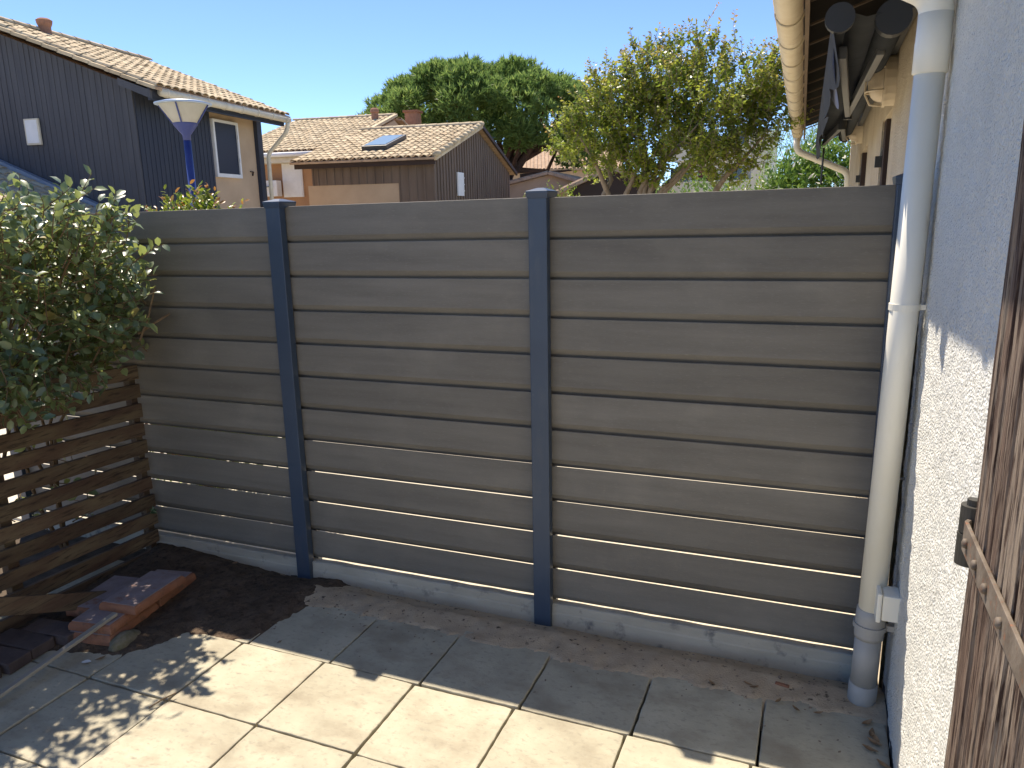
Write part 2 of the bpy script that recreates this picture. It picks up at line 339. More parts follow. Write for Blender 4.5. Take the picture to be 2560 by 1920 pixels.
def unit(a): return a/(np.linalg.norm(a, axis=-1, keepdims=True)+1e-9)

# ================================================================== SETTING: ground, path, patio
tag(MB().box(-150, 150, -60, 400, -0.30, -0.06).build('ground', M_ground), kind='structure')
tag(MB().box(-30, 1.2, 0.06, 5.2, -0.30, -0.045).build('path', M_path), kind='structure')
patio = MB().box(-3.4, 1.21, -4.2, -0.02, -0.30, -0.035).build('patio', M_bed); tag(patio, kind='structure')
# slabs, 40 cm, each its own piece
slab_src = None
rows = [(-0.621, -1.184), (-1.021, -1.2009), (-1.421, -1.197), (-1.821, -1.192), (-2.221, -1.2), (-2.621, -1.196), (-3.021, -1.2)]
SL = 0.400; G = 0.0075
def slab_mesh(w, d):
    n = 14; out = []
    cor = [(-w/2, -d/2), (w/2, -d/2), (w/2, d/2), (-w/2, d/2)]
    for c in range(4):
        (ax, ay), (bx_, by_) = cor[c], cor[(c+1) % 4]
        for k in range(n):
            t = k/n; j = random.uniform(-0.0012, 0.0012)-(0.003*random.random() if random.random() < 0.10 else 0)
            if k == 0: j = -random.uniform(0.001, 0.004)
            x, y = ax+(bx_-ax)*t, ay+(by_-ay)*t; r = math.hypot(x, y); out.append((x*(1+j/r), y*(1+j/r)))
    m_ = len(out); v = []; f = []
    for (ins, z) in ((0.0, -0.034), (0.0, -0.0035), (0.0012, -0.0010), (0.0045, 0.0)):
        for (x, y) in out: r = math.hypot(x, y); v.append((x*(1-ins/r*1.2), y*(1-ins/r*1.2), z))
    for L_ in range(3):
        for i in range(m_): i2 = (i+1) % m_; f.append((L_*m_+i, L_*m_+i2, (L_+1)*m_+i2, (L_+1)*m_+i))
    f.append(tuple(3*m_+i for i in range(m_)))
    me = bpy.data.meshes.new('paving_slab'); me.from_pydata(v, [], f); me.update(); me.materials.append(M_slab); return me
sm_var = [slab_mesh(SL-G, SL-G) for _ in range(7)]
for ri, (y0, xs0) in enumerate(rows):
    for k in range(-4, 7):
        xa = xs0+k*SL; xb = xa+SL
        if xa < -2.5: continue
        if xb > 1.21: xb = 1.208
        if xb-xa < 0.05: continue
        full = xb-xa > SL-1e-6
        me = random.choice(sm_var) if full else slab_mesh(xb-xa-G, SL-G)
        o = bpy.data.objects.new('paving_slab', me); link(o, patio)
        o.location = V(((xa+xb)/2+random.uniform(-.001, .001), y0+SL/2, 0.001+random.uniform(-.003, .003))) - WLOC[patio]
        o.rotation_euler = (random.uniform(-.004, .004), random.uniform(-.004, .004), random.uniform(-.004, .004))

# sand along the fence foot, dark soil in the corner
def sand_h(X, Y):
    n = fbm(X*5+3, Y*5); n2 = fbm(X*22, Y*22, 3)
    edge = -0.275 - 0.05*(fbm(X*4+8, Y*0+2)-0.5)*2 - 0.03*(fbm(X*15, Y*15+4)-0.5)*2
    d = Y-edge
    top = 0.004+0.020*n*np.clip(d/0.10, 0, 1)+0.010*(n2-0.5)
    back = np.clip((Y+0.13)/0.12, 0, 1)
    top = top-0.07*np.clip((-1.22-X)/0.12, 0, 1)
    z = top*(1-back) + (-0.030+0.016*(n-0.5)+0.008*(n2-0.5))*back
    return np.where(d > 0, z, -0.004+d*0.25+0.004*(n2-0.5)-0.05*np.clip((-1.22-X)/0.12, 0, 1))
sandobj = heightfield('sand_strip', -1.60, 1.205, -0.42, -0.012, 0.012, sand_h, M_sand)
tag(sandobj, kind='structure')
soil_poly = [(-2.30, -0.95), (-1.93, -0.95), (-1.70, -0.90), (-1.60, -0.86), (-1.52, -0.80), (-1.47, -0.66), (-1.32, -0.62), (-1.19, -0.60), (-1.16, -0.45), (-1.14, -0.30), (-1.10, -0.15), (-1.12, -0.005), (-2.30, -0.005)]
def sdist(X, Y, poly):
    d = np.full(X.shape, 1e9); ins = np.zeros(X.shape, bool); n = len(poly)
    for i in range(n):
        ax, ay = poly[i]; bx, by = poly[(i+1) % n]
        t = np.clip(((X-ax)*(bx-ax)+(Y-ay)*(by-ay))/((bx-ax)**2+(by-ay)**2), 0, 1)
        d = np.minimum(d, np.hypot(X-ax-t*(bx-ax), Y-ay-t*(by-ay)))
        c = ((ay > Y) != (by > Y)) & (X < (bx-ax)*(Y-ay)/(by-ay+1e-12)+ax); ins ^= c
    return np.where(ins, d, -d)
def soil_h(X, Y):
    d = sdist(X, Y, soil_poly)+0.05*(fbm(X*9, Y*9)-0.5)*2
    n = fbm(X*6+5, Y*6+1); n2 = fbm(X*25, Y*25, 3)
    back = np.clip((Y+0.30)/0.28, 0, 1)*np.clip((-1.15-X)/0.35, 0, 1)
    mound = 0.028*back*np.clip((-1.75-X)/0.35, -0.9, 1)
    z = np.clip(d/0.10, 0, 1)*(0.006+0.020*n)+0.012*(n2-0.5)+mound-0.012*back+0.010*back*(fbm(X*14, Y*14)-0.5)
    return np.where(d > 0.0, z, -0.004+d*0.3)
tag(heightfield('soil_patch', -2.36, -1.02, -1.02, -0.012, 0.012, soil_h, M_soil), kind='structure')

# ================================================================== FENCE
PITCH_B = 0.16*0.95215; Z0 = 0.0892; SLOPE = 0.0071
fence = thing('composite_fence', 'dark grey horizontal board privacy fence with anthracite posts on concrete base planks', 'fence', (-0.6, 0.0, -0.05))
def board(xa, xb, zb, h, low=False):
    j = random.uniform(-0.0006, 0.0006); bow = random.uniform(-0.001, 0.001)
    prof = [(0.0, 0.0225), (0.003, 0.0170), (0.0125, 0.0008), (0.0225, 0.0025), (0.0285, -0.0170 if not low else 0.0), (0.0285, h-0.0290), (0.0015, h-0.0086), (0.0, h-0.0102)]
    n = len(prof); v = []; f = []
    segs = 6
    for k in range(segs+1):
        x = xa+(xb-xa)*k/segs; b = bow*math.sin(math.pi*k/segs)
        for (y, z) in prof: v.append((x, y+b, zb+z+j+SLOPE*x))
    for k in range(segs):
        for i in range(n):
            i2 = (i+1) % n; f.append((k*n+i, k*n+i2, (k+1)*n+i2, (k+1)*n+i))
    f.append(tuple(range(n-1, -1, -1))); f.append(tuple(segs*n+i for i in range(n)))
    o = make('board', v, f, M_board, fence); return o
for (xa, xb, dz) in ((-3.3, -1.335, 0.0), (-1.335, -0.105, 0.0004), (-0.105, 1.146, -0.0018)):
    for i in range(11):
        zb = Z0+dz+i*PITCH_B+(0.0016 if i == 0 else 0)
        h = PITCH_B if i < 10 else PITCH_B+0.006
        board(xa+0.012, xb-0.012, zb, h, i == 0)
# concrete base planks with a slightly proud lower body
for (xa, xb, dz) in ((-3.3, -1.345, 0.0), (-1.335, -0.112, 0.0), (-0.10, 1.118, -0.001)):
    z = lambda x, b: b+SLOPE*x
    v = []; f = []; prof = [(-0.022, -0.16), (-0.022, 0.035), (-0.0195, 0.042), (-0.018, Z0-0.013), (-0.013, Z0-0.0095), (0.021, Z0-0.0095), (0.021, -0.16)]
    n = len(prof); SG = 24
    for k in range(SG+1):
        x = xa+(xb-xa)*k/SG
        for (y, zz) in prof: v.append((x, y+0.0012*math.sin(x*23+zz*40), zz+dz+SLOPE*x+(0.0012*math.sin(x*31) if zz > 0.03 else 0)))
    for k in range(SG):
        for i in range(n): i2 = (i+1) % n; f.append((k*n+i, k*n+i2, (k+1)*n+i2, (k+1)*n+i))
    f.append(tuple(range(n-1, -1, -1))); f.append(tuple(SG*n+i for i in range(n)))
    make('base_plank', v, f, M_conc, fence)
def post(xa, xb, lean, ztop):
    # H-section post: front box, web, back flange
    mb = MB()
    for (a, b, y0, y1) in ((xa, xb, -0.045, -0.006), (xa+0.028, xb-0.028, -0.006, 0.030), (xa, xb, 0.030, 0.060)):
        mb.prism([(a+lean, y0, -0.18), (b+lean, y0, -0.18), (b+lean, y1, -0.18), (a+lean, y1, -0.18)], (-lean, 0, ztop+0.18))
    p = mb.build('post', M_post, fence, bevel=0.0035)
    a, b = xa-0.007, xb+0.007; y0, y1 = -0.052, 0.067; zt = ztop
    cm = MB(); cx = (a+b)/2; cyy = (y0+y1)/2
    ringv = lambda a_, b_, y0_, y1_, z_: [(a_, y0_, z_), (b_, y0_, z_), (b_, y1_, z_), (a_, y1_, z_)]
    vs = ringv(a+.004, b-.004, y0+.004, y1-.004, zt-.022)+ringv(a, b, y0, y1, zt-.002)+ringv(a, b, y0, y1, zt+.005)+ringv(cx-.012, cx+.012, cyy-.012, cyy+.012, zt+.017)
    fs = [(3, 2, 1, 0), (12, 13, 14, 15)]
    for L_ in range(3):
        for i in range(4): i2 = (i+1) % 4; fs.append((L_*4+i, L_*4+i2, L_*4+4+i2, L_*4+4+i))
    cm.add(vs, fs); cm.build('post_cap', M_post, p, bevel=0.0018)
post(-0.140, -0.065, 0.0, 1.779); post(-1.372, -1.296, -0.004, 1.770); post(1.110, 1.186, 0.004, 1.789); post(-3.34, -3.265, 0, 1.76)

# ================================================================== HOUSE ON THE RIGHT
house = thing('stucco_house', 'white stucco house wall with eaves, gutter and brown shutters beside the fence', 'house', (1.36, 0, -0.05))
WX = 1.215
def wallgrid(name, x, y0, y1, z0, z1, m, thick=0.30):
    return MB().box(x, x+thick, y0, y1, z0, z1).build(name, m, house)
# near wall: rough white render as real relief (2.5 cm mesh) on a core
def near_wall():
    st = 0.0125
    ys = np.arange(-1.95, 0.0101, st); ys[-1] = 0.010; zs = np.arange(-0.05, 2.60, st)
    Y, Z = np.meshgrid(ys, zs)
    n = fbm(Y*45, Z*45, 3); n2 = fbm(Y*6, Z*6, 3)
    X = WX+0.004-0.010*n-0.004*n2
    nx, nz = len(ys), len(zs)
    v = np.stack([X.ravel(), Y.ravel(), Z.ravel()], 1).tolist(); f = []
    for j in range(nz-1):
        for i in range(nx-1): a = j*nx+i; f.append((a, a+nx, a+nx+1, a+1))
    base = len(v)                                # returns at the fence end
    for j in range(nz): v.append((WX+0.05, ys[-1], zs[j]))
    for j in range(nz-1): a = j*nx+nx-1; f.append((a, a+nx, base+j+1, base+j))
    w = make('wall', v, f, M_stucco, house, smooth=True)
    w['label'] = 'rough white stucco wall face'
    MB().box(WX+0.03, WX+0.33, -4.2, 0.008, -0.05, 3.4).build('wall_core', M_stucco, house)
    MB().box(WX-0.002, WX+0.03, -4.2, -1.951, -0.05, 2.6).build('wall', M_stucco, house)
    MB().box(WX-0.002, WX+0.03, -4.2, 0.008, 2.5885, 3.3).build('wall', M_stucco, house)
near_wall()
MB().box(WX-0.006, WX+0.02, -2.9, 0.0, -0.05, 0.012).build('plinth_strip', M_black, house)
MB().box(WX-0.012, WX+0.028, 0.0105, 0.030, -0.05, 3.3).build('edge_trim', M_moss, house)
# aged wall beyond the fence with two openings
FX = WX+0.004; ZT = 2.235
aged = lambda *a: MB().box(*a).build('wall', M_oldstucco, house)
for (ya, yb) in ((0.031, 2.10), (2.86, 4.60), (6.05, 9.95)): aged(FX, FX+0.3, ya, yb, -0.05, ZT)
aged(FX+0.0015, FX+0.3, 0.031, 9.95, ZT+0.0005, 3.3)
for (ya, yb) in ((2.10, 2.86), (4.60, 6.05)):
    MB().box(FX+0.14, FX+0.18, ya+0.002, yb-0.002, -0.05, ZT-0.002).build('door', M_darkbrown, house)
    sh = MB()
    for k in range(3): sh.box(FX+0.012, FX+0.138, yb-0.170-0.001*k, yb-0.006, 0.0+0.75*k, 0.745+0.75*k)
    sh.build('folded_shutter', M_darkbrown, house, bevel=0.004)
    MB().box(FX-0.028, FX+0.011, yb-0.05, yb+0.005, 1.95, 2.02).build('shutter_hinge', M_hinge, house)
# roof overhang: gutter line leaves the wall line by a degree or so
def gx(y): return 0.700-0.0232*y                 # gutter axis x
GZ = 2.785; YN, YF = -1.9, 9.9; GR = 0.074
def gutter():
    v = []; f = []; seg = 14; ys = np.linspace(YN, YF, 3)
    for r, sgn in ((GR, 1), (GR-0.004, -1)):
        for y in ys:
            for k in range(seg+1):
                a = math.pi + math.pi*k/seg
                v.append((gx(y)+r*math.cos(a), y, GZ+r*math.sin(a)))
    m_ = seg+1; n = len(ys)
    for lay in range(2):
        o = lay*n*m_
        for i in range(n-1):
            for k in range(seg):
                q = (o+i*m_+k, o+i*m_+k+1, o+(i+1)*m_+k+1, o+(i+1)*m_+k); f.append(q if lay else q[::-1])
    for i in range(n-1):
        for k in (0, seg): f.append((i*m_+k, (i+1)*m_+k, n*m_+(i+1)*m_+k, n*m_+i*m_+k))
    for i in (0, n-1):
        f.append(tuple(i*m_+k for k in range(seg+1)))
    g = make('gutter', v, f, M_pvcold, house, smooth=False)
    for p in g.data.polygons: p.use_smooth = len(p.vertices) == 4
    # bead along the outer lip and brackets / joint rings
    MB().tube([(gx(YN)-GR, YN, GZ+0.002), (gx(YF)-GR, YF, GZ+0.002)], 0.008, 8).build('lip_bead', M_pvcold, g, smooth=True)
    y = 1.15
    for k in range(16):
        yy = -1.3+k*0.68
        if yy > YF: break
        rb = MB(); R1 = GR+0.009; w = 0.022
        P = []
        for kk in range(15):
            a = math.pi+math.pi*kk/14
            P.append((gx(yy)+R1*math.cos(a), GZ+R1*math.sin(a)))
        vs = [(p[0], yy-w, p[1]) for p in P]+[(p[0], yy+w, p[1]) for p in P]
        vs += [(gx(yy)+(p[0]-gx(yy))*0.92, yy-w, GZ+(p[1]-GZ)*0.92) for p in P]+[(gx(yy)+(p[0]-gx(yy))*0.92, yy+w, GZ+(p[1]-GZ)*0.92) for p in P]
        fs = []
        for kk in range(14):
            fs += [(kk, kk+1, 15+kk+1, 15+kk)[::-1], (30+kk, 30+kk+1, kk+1, kk), (15+kk, 15+kk+1, 45+kk+1, 45+kk)]
        rb.add(vs, fs); rb.build('gutter_bracket', M_pvcold, g, smooth=False)
gutter()
# fascia, rafters, dark deck, tile edge
TANR = 0.32
def soff(x, y): return GZ+0.02+(x-(gx(y)+0.10))*TANR
fa = MB(); fa.prism([(gx(YN)+0.085, YN, GZ-0.075), (gx(YN)+0.108, YN, GZ-0.075), (gx(YN)+0.108, YN, GZ+0.09), (gx(YN)+0.085, YN, GZ+0.09)], (gx(YF)-gx(YN), YF-YN, 0))
fa.build('fascia_board', M_rafter, house)
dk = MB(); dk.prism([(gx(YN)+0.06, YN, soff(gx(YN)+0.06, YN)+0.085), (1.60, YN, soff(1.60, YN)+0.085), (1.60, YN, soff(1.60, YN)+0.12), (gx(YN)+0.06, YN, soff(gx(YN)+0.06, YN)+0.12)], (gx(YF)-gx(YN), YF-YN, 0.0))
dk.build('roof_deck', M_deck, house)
y = -1.6; k = 0
while y < 9.6:
    MB().bar((gx(y)+0.11, y, soff(gx(y)+0.11, y)+0.03), (1.22, y, soff(1.22, y)+0.03), 0.03, 0.012).build('rafter', M_rafter, house); y += 0.62
def curved_tile(L=0.40, w0=0.215, w1=0.175, h=0.062, th=0.014, seg=5):
    v = []; f = []
    for (yy, w, lift) in ((0, w0, 0.012), (L, w1, 0.0)):
        for rr in (1.0, 1-2*th/w):
            for k in range(seg+1):
                a = math.pi*k/seg; v.append((-w/2*rr*math.cos(a), yy, lift+h*(w/w0)*(rr if rr == 1 else rr*0.86)*math.sin(a)))
    n = seg+1
    for k in range(seg):
        f.append((k, k+1, 2*n+k+1, 2*n+k))                  # outer
        f.append((n+k+1, n+k, k, k+1))                      # front rim
    return v, f
TV, TF = curved_tile()
TVa = np.array(TV)
# outward orientation check: flip so that outer faces look up
def tile_mesh(name, m):
    me = bpy.data.meshes.new(name); me.from_pydata(TV, [], TF); me.update()
    bm = bmesh.new(); bm.from_mesh(me)
    if bm.faces[:] and sum(fc.normal.z for fc in bm.faces) < 0: bmesh.ops.reverse_faces(bm, faces=bm.faces)
    bm.to_mesh(me); bm.free(); me.materials.append(m); return me
TILE = tile_mesh('roof_tile', M_tile)
def tiled_slope(parent, O, u, vdir, nu, nv, m=None, limit=300, du=0.215, dv=0.335, deck=True, deckmat=None):
    """canal tiles on a slope: O eave corner, u along the eave, vdir up the slope (unit vectors)"""
    m = m or M_tile
    O = np.array(O, float); u = unit(np.array(u, float)); vd = unit(np.array(vdir, float)); n = np.cross(u, vd)
    if n[2] < 0: n = -n
    if deck:
        A = O-vd*0.03; B = A+u*nu*du; t = 0.05
        MB().prism([A-n*t, B-n*t, B+vd*(nv*dv+0.05)-n*t, A+vd*(nv*dv+0.05)-n*t], n*(t+0.004)).build('roof_deck', deckmat or M_tilefar, parent)
    T = []
    for i in range(nu):
        for j in range(nv):
            p = O+u*(i+0.5)*du+vd*j*dv + n*(0.006+RNG.uniform(-.004, .006))
            T.append((np.linalg.norm(p-CAM), p, RNG.uniform(-0.03, 0.03)))
    T.sort(key=lambda t: t[0])
    x = np.cross(vd, n)
    for k, (d, p, tw) in enumerate(T[:limit]):
        o = bpy.data.objects.new('roof_tile', TILE if m is M_tile else TILE); link(o, parent)
        a = x*math.cos(tw)+vd*math.sin(tw); b = np.cross(n, a)
        R = Matrix(((a[0], b[0], n[0]), (a[1], b[1], n[1]), (a[2], b[2], n[2])))
        o.rotation_euler = R.to_euler(); o.location = V(p)-WLOC[parent]
    if len(T) > limit:
        vs = []; fs = []
        B = np.stack([x, vd, n], 1)
        for (d, p, tw) in T[limit:]:
            b0 = len(vs); q = TVa@B.T+p; vs += q.tolist(); fs += [tuple(b0+i for i in f_) for f_ in TF]
        make('roof_tiles', vs, fs, m, parent, kind='stuff')
def ridge_tiles(parent, A, B, m=None, r=0.11, step=0.36):
    A = np.array(A, float); B = np.array(B, float); d = unit(B-A); L = np.linalg.norm(B-A); n = max(1, int(L/step))
    side = unit(np.cross(d, [0, 0, 1])); upv = np.cross(side, d)
    for k in range(n):
        p = A+d*k*L/n; q = A+d*((k+1)*L/n+0.03); v = []; f = []
        for (c, rr) in ((p, r*1.06), (q, r*0.94)):
            for kk in range(7):
                a = math.pi*kk/6; v.append(c+side*rr*math.cos(a)+upv*rr*0.8*math.sin(a))
        for kk in range(6): f.append((kk, kk+1, 8+kk, 7+kk))
        make('ridge_tile', v, f, m or M_tile, parent)
# roof of the right house: one course of eave tiles overhanging the gutter (seen only from below)
tiled_slope(house, (gx(YF)+0.02, YF, GZ+0.135), (gx(YN)-gx(YF), YN-YF, 0), (1, 0.023, TANR), 55, 3, limit=60, deck=False)

# downpipe on the near corner
def smooth_path(pts, r, n=5):
    P = [np.array(p, float) for p in pts]; out = [P[0]]
    for i in range(1, len(P)-1):
        a = P[i]+unit(P[i-1]-P[i])*r; b = P[i]+unit(P[i+1]-P[i])*r
        for k in range(n+1):
            t = k/n; out.append(a*(1-t)**2+2*P[i]*t*(1-t)+b*t*t)
    out.append(P[-1]); return out
PY = -0.163
pr = 0.0415
px_at = lambda z: 1.134+0.0125*z
dp = MB().tube([(px_at(0.36), PY, 0.36), (px_at(2.11), PY, 2.11)], pr, 28).build('downpipe', M_pvc, house, smooth=True)
MB().tube([(px_at(0.075), PY, 0.075), (px_at(0.27), PY, 0.27)], 0.043, 28).build('lower_pipe', M_pvcgrey, dp, smooth=True)
MB().tube([(px_at(-0.02), PY, -0.02), (px_at(0.03), PY, 0.03), (px_at(0.075), PY, 0.075), (px_at(0.078), PY, 0.078)], [0.046, 0.047, 0.047, 0.043], 28).build('foot_socket', M_pvcgrey, dp, smooth=True)
MB().tube([(px_at(0.255), PY, 0.255), (px_at(0.27), PY, 0.27), (px_at(0.33), PY, 0.33), (px_at(0.362), PY, 0.362), (px_at(0.364), PY, 0.364)], [0.046, 0.0475, 0.0475, 0.0455, 0.041], 28).build('socket', M_pvcgrey, dp, smooth=True)
MB().tube([(px_at(0.295), PY, 0.292), (px_at(0.308), PY, 0.308)], 0.053, 28).build('pipe_clip', M_pvcgrey, dp, smooth=False)
MB().bar((px_at(.3)+0.04, PY, 0.30), (1.225, PY, 0.30), 0.02, 0.02).build('clip_arm', M_pvcgrey, dp)
MB().tube([(px_at(1.38), PY, 1.385), (px_at(1.38), PY, 1.405)], 0.0445, 28).build('pipe_clip', M_pvc, dp, smooth=False)
MB().bar((px_at(1.4)+0.035, PY, 1.395), (1.22, PY, 1.395), 0.016, 0.016).build('clip_arm', M_pvc, dp)
MB().tube([(px_at(2.07), PY, 2.072), (px_at(2.075), PY, 2.076), (px_at(2.16), PY, 2.158), (px_at(2.163), PY, 2.162), (px_at(2.24), PY, 2.235)], [0.042, 0.0475, 0.0475, 0.0465, 0.0465], 28).build('collar', M_pvc, dp, smooth=True)
el = smooth_path([(px_at(2.23), PY, 2.225), (px_at(2.3), PY, 2.285), (0.93, PY+0.01, 2.41)], 0.055, 7)
MB().tube(el, 0.046, 28).build('elbow', M_pvc, dp, smooth=True)
el2 = smooth_path([(0.98, PY+0.008, 2.383), (0.715, PY+0.02, 2.53), (0.704, PY+0.02, 2.73)], 0.06, 6)
MB().tube(el2, 0.0415, 24).build('offset_pipe', M_pvc, dp, smooth=True)
# loose hook on the corner trim
hk = MB().tube([(1.222, -0.05, 0.80), (1.19, -0.06, 0.80), (1.182, -0.062, 0.806), (1.180, -0.062, 0.816)], 0.0045, 8)
hk.build('wall_hook', M_alu, house, smooth=True)
# far downpipe
fp = smooth_path([(gx(9.6), 9.6, GZ-0.07), (gx(9.6), 9.6, 2.53), (1.20, 9.62, 2.20), (1.215, 9.62, 1.9)], 0.09, 6)
MB().tube(fp, 0.048, 18).build('far_downpipe', M_pvc, house, smooth=True)

# junction box beside the pipe
jb = thing('junction_box', 'small cream plastic junction box on stucco wall beside downpipe foot', 'junction box', (1.195, -0.19, 0.34))
MB().box(1.160, 1.2135, -0.262, -0.178, 0.372, 0.462).build('body', M_pvc, jb, bevel=0.006)
MB().box(1.1435, 1.159, -0.267, -0.173, 0.366, 0.468).build('lid', M_pvc, jb, bevel=0.005)

# big open shutter folded against the near wall
SX = 1.160
shutter = bpy.data.objects.new('shutter', None); link(shutter, house); WLOC[shutter] = V((SX+0.02, -1.8, 0.05)); shutter.location = WLOC[shutter]-WLOC[house]
shutter['label'] = 'weathered brown plank shutter open against white wall'
def plank(y0, y1, z0, z1):
    """a board with a worn, grooved face"""
    ny = max(8, int((y1-y0)/0.0055)); nz = 90; v = []; f = []
    GRV = [0.0]*(ny+1)
    for _ in range(2): GRV[random.randint(2, ny-2)] = random.uniform(0.003, 0.006)
    for j in range(nz+1):
        z = z0+(z1-z0)*j/nz
        for i in range(ny+1):
            t = i/ny; y = y1+(y0-y1)*t
            e = min(t, 1-t)*(y1-y0)
            x = SX+0.010*max(0, 1-e/0.009)**2 + GRV[i]+0.0030*(float(vnoise(np.array(y*190.), np.array(z*2.0)))-0.5)+0.0026*(float(vnoise(np.array(y*420.), np.array(z*7.0)))-0.5)
            yy = y+(0.0025*(float(vnoise(np.array(z*30.), np.array(y*3)))-0.5) if i in (0, ny) else 0)
            v.append((x, yy, z))
    for j in range(nz):
        for i in range(ny): a = j*(ny+1)+i; f.append((a, a+ny+1, a+ny+2, a+1)[::-1])
    b = len(v)
    v += [(SX+0.034, y1, z0), (SX+0.034, y1, z1), (SX+0.034, y0, z0), (SX+0.034, y0, z1)]
    # edges as strips
    for j in range(nz):
        pass
    f.append(tuple([b, b+1]+[j*(ny+1) for j in range(nz, -1, -1)])); f.append(tuple([b+3, b+2]+[j*(ny+1)+ny for j in range(nz+1)]))
    return make('plank', v, f, M_shut, shutter, smooth=False)
yy = -1.418
for w in (0.098, 0.091, 0.103, 0.094, 0.1, 0.097):
    plank(yy-w, yy-0.005, 0.04, 2.16); yy -= w
SZ = 1.155
st = MB().prism([(SX-0.0075, -1.40, SZ-0.026), (SX-0.0075, -1.40, SZ+0.026), (SX-0.0075, -1.97, SZ+0.020), (SX-0.0075, -1.97, SZ-0.020)], (0.006, 0, 0)).build('hinge_strap', M_strap, shutter, bevel=0.0012)
for ky in (-1.437, -1.52, -1.60, -1.70):
    MB().tube([(SX-0.0072, ky, SZ), (SX-0.0125, ky, SZ), (SX-0.0145, ky, SZ)], [0.0085, 0.0075, 0.004], 10).build('bolt_head', M_strap, shutter, smooth=True)
HB = (1.168, -1.372)
MB().tube([(HB[0], HB[1], SZ-0.062), (HB[0], HB[1], SZ-0.006)], 0.0195, 20).build('hinge_barrel', M_hinge, shutter, smooth=False)
MB().tube([(HB[0], HB[1], SZ-0.003), (HB[0], HB[1], SZ+0.045)], 0.0185, 20).build('hinge_barrel', M_hinge, shutter, smooth=False)
MB().tube([(HB[0], HB[1], SZ+0.044), (HB[0], HB[1], SZ+0.056)], 0.010, 14).build('hinge_pin', M_hinge, shutter, smooth=False)
MB().box(HB[0]+0.005, 1.225, HB[1]-0.012, HB[1]+0.012, SZ-0.055, SZ-0.02).build('hinge_bracket', M_hinge, shutter)
MB().bar((HB[0]-0.004, HB[1]-0.014, SZ), (SX-0.0045, -1.401, SZ), 0.006, 0.05, up=(0, 0, 1)).build('strap_knuckle', M_strap, shutter)

# bulkhead lamps
def bulkhead(loc, label):
    x, y, z = loc
    t = thing('wall_lamp', label, 'wall lamp', (x, y, z-0.14), 'bulkhead lamps on the aged wall')
    def oval(x0, x1, ry, rz, dz=0, rr=1.0, n=20):
        v = [(x0, y+ry*math.cos(2*math.pi*k/n), z+dz+rz*math.sin(2*math.pi*k/n)) for k in range(n)]+[(x1, y+ry*rr*math.cos(2*math.pi*k/n), z+dz+rz*rr*math.sin(2*math.pi*k/n)) for k in range(n)]
        f = [(k, (k+1) % n, n+(k+1) % n, n+k) for k in range(n)]+[tuple(range(n-1, -1, -1)), tuple(range(n, 2*n))]
        return v, f
    a = MB(); a.add(*oval(FX+0.002, FX-0.045, 0.082, 0.135)); a.add(*oval(FX-0.0455, FX-0.060, 0.088, 0.142)); a.build('base', M_bulk, t)
    v = []; f = []; n = 20; m_ = 6
    for j in range(m_):
        a_ = math.pi/2*j/(m_-1)*0.96
        for k in range(n): v.append((FX-0.061-0.075*math.sin(a_), y+0.066*math.cos(a_)*math.cos(2*math.pi*k/n), z+0.115*math.cos(a_)**0.7*math.sin(2*math.pi*k/n)))
    for j in range(m_-1):
        for k in range(n): f.append((j*n+k, j*n+(k+1) % n, (j+1)*n+(k+1) % n, (j+1)*n+k))
    f.append(tuple((m_-1)*n+k for k in range(n)))
    make('glass', v, f, M_lglass, t, smooth=True)
    cg = MB()
    for dz in (-0.058, 0.058):
        cg.tube([(FX-0.058, y-0.082, z+dz), (FX-0.115, y-0.076, z+dz), (FX-0.146, y-0.03, z+dz), (FX-0.146, y+0.03, z+dz), (FX-0.115, y+0.076, z+dz), (FX-0.058, y+0.082, z+dz)], 0.006, 6)
    cg.tube([(FX-0.058, y, z-0.134), (FX-0.12, y, z-0.125), (FX-0.147, y, z-0.07), (FX-0.147, y, z+0.07), (FX-0.12, y, z+0.125), (FX-0.058, y, z+0.134)], 0.006, 6)
    cg.build('cage', M_bulk, t, smooth=True)
    MB().tube([(FX-0.005, y, z+0.13), (FX-0.005, y, z+0.33)], 0.007, 6).build('cable', M_bulk, t)
bulkhead((1.15, 2.05, 2.375), 'cream caged bulkhead lamp on aged wall nearer the fence, above first doorway')
bulkhead((1.15, 5.98, 2.467), 'cream caged bulkhead lamp on aged wall farther along, above second doorway')

# folding-arm awning under the eaves
aw = thing('folding_awning', 'dark grey folding arm awning retracted under the eaves', 'awning', (1.0, 3.7, 2.3))
R0 = np.array((1.118, 0.95, 2.463)); R1_ = np.array((1.070, 6.55, 2.463)); F0 = np.array((0.912, 0.83, 2.46)); F1 = np.array((0.800, 6.7, 2.41))
MB().tube([R0, R1_], 0.056, 18).build('roller', M_awn, aw, smooth=True)
MB().tube([R0-(R1_-R0)*0.004, R0+(R1_-R0)*0.008], 0.070, 20).build('end_cap', M_black, aw)
MB().tube([R1_-(R1_-R0)*0.004, R1_+(R1_-R0)*0.008], 0.068, 20).build('end_cap', M_black, aw)
MB().bar((1.19, 0.95, 2.52), (1.19, 6.5, 2.52), 0.045, 0.05).build('wall_bar', M_black, aw)
MB().bar(F0, F1, 0.055, 0.075).build('front_bar', M_awn, aw, bevel=0.008)
MB().tube([F0+np.array((0, -0.012, 0.0)), F0+np.array((0, 0.03, 0.0))], 0.058, 18).build('end_cap', M_black, aw)
fab = MB(); n = 12; v = []; f = []
for k in range(n+1):
    t = k/n; p = R0*(1-t)+R1_*t; q = F0*(1-t)+F1*t
    for s in range(5):
        w = s/4; v.append(tuple(p*(1-w)+q*w+np.array((0, 0, 0.055-0.05*math.sin(math.pi*w)))))
for k in range(n):
    for s in range(4): a = k*5+s; f.append((a, a+1, a+6, a+5))
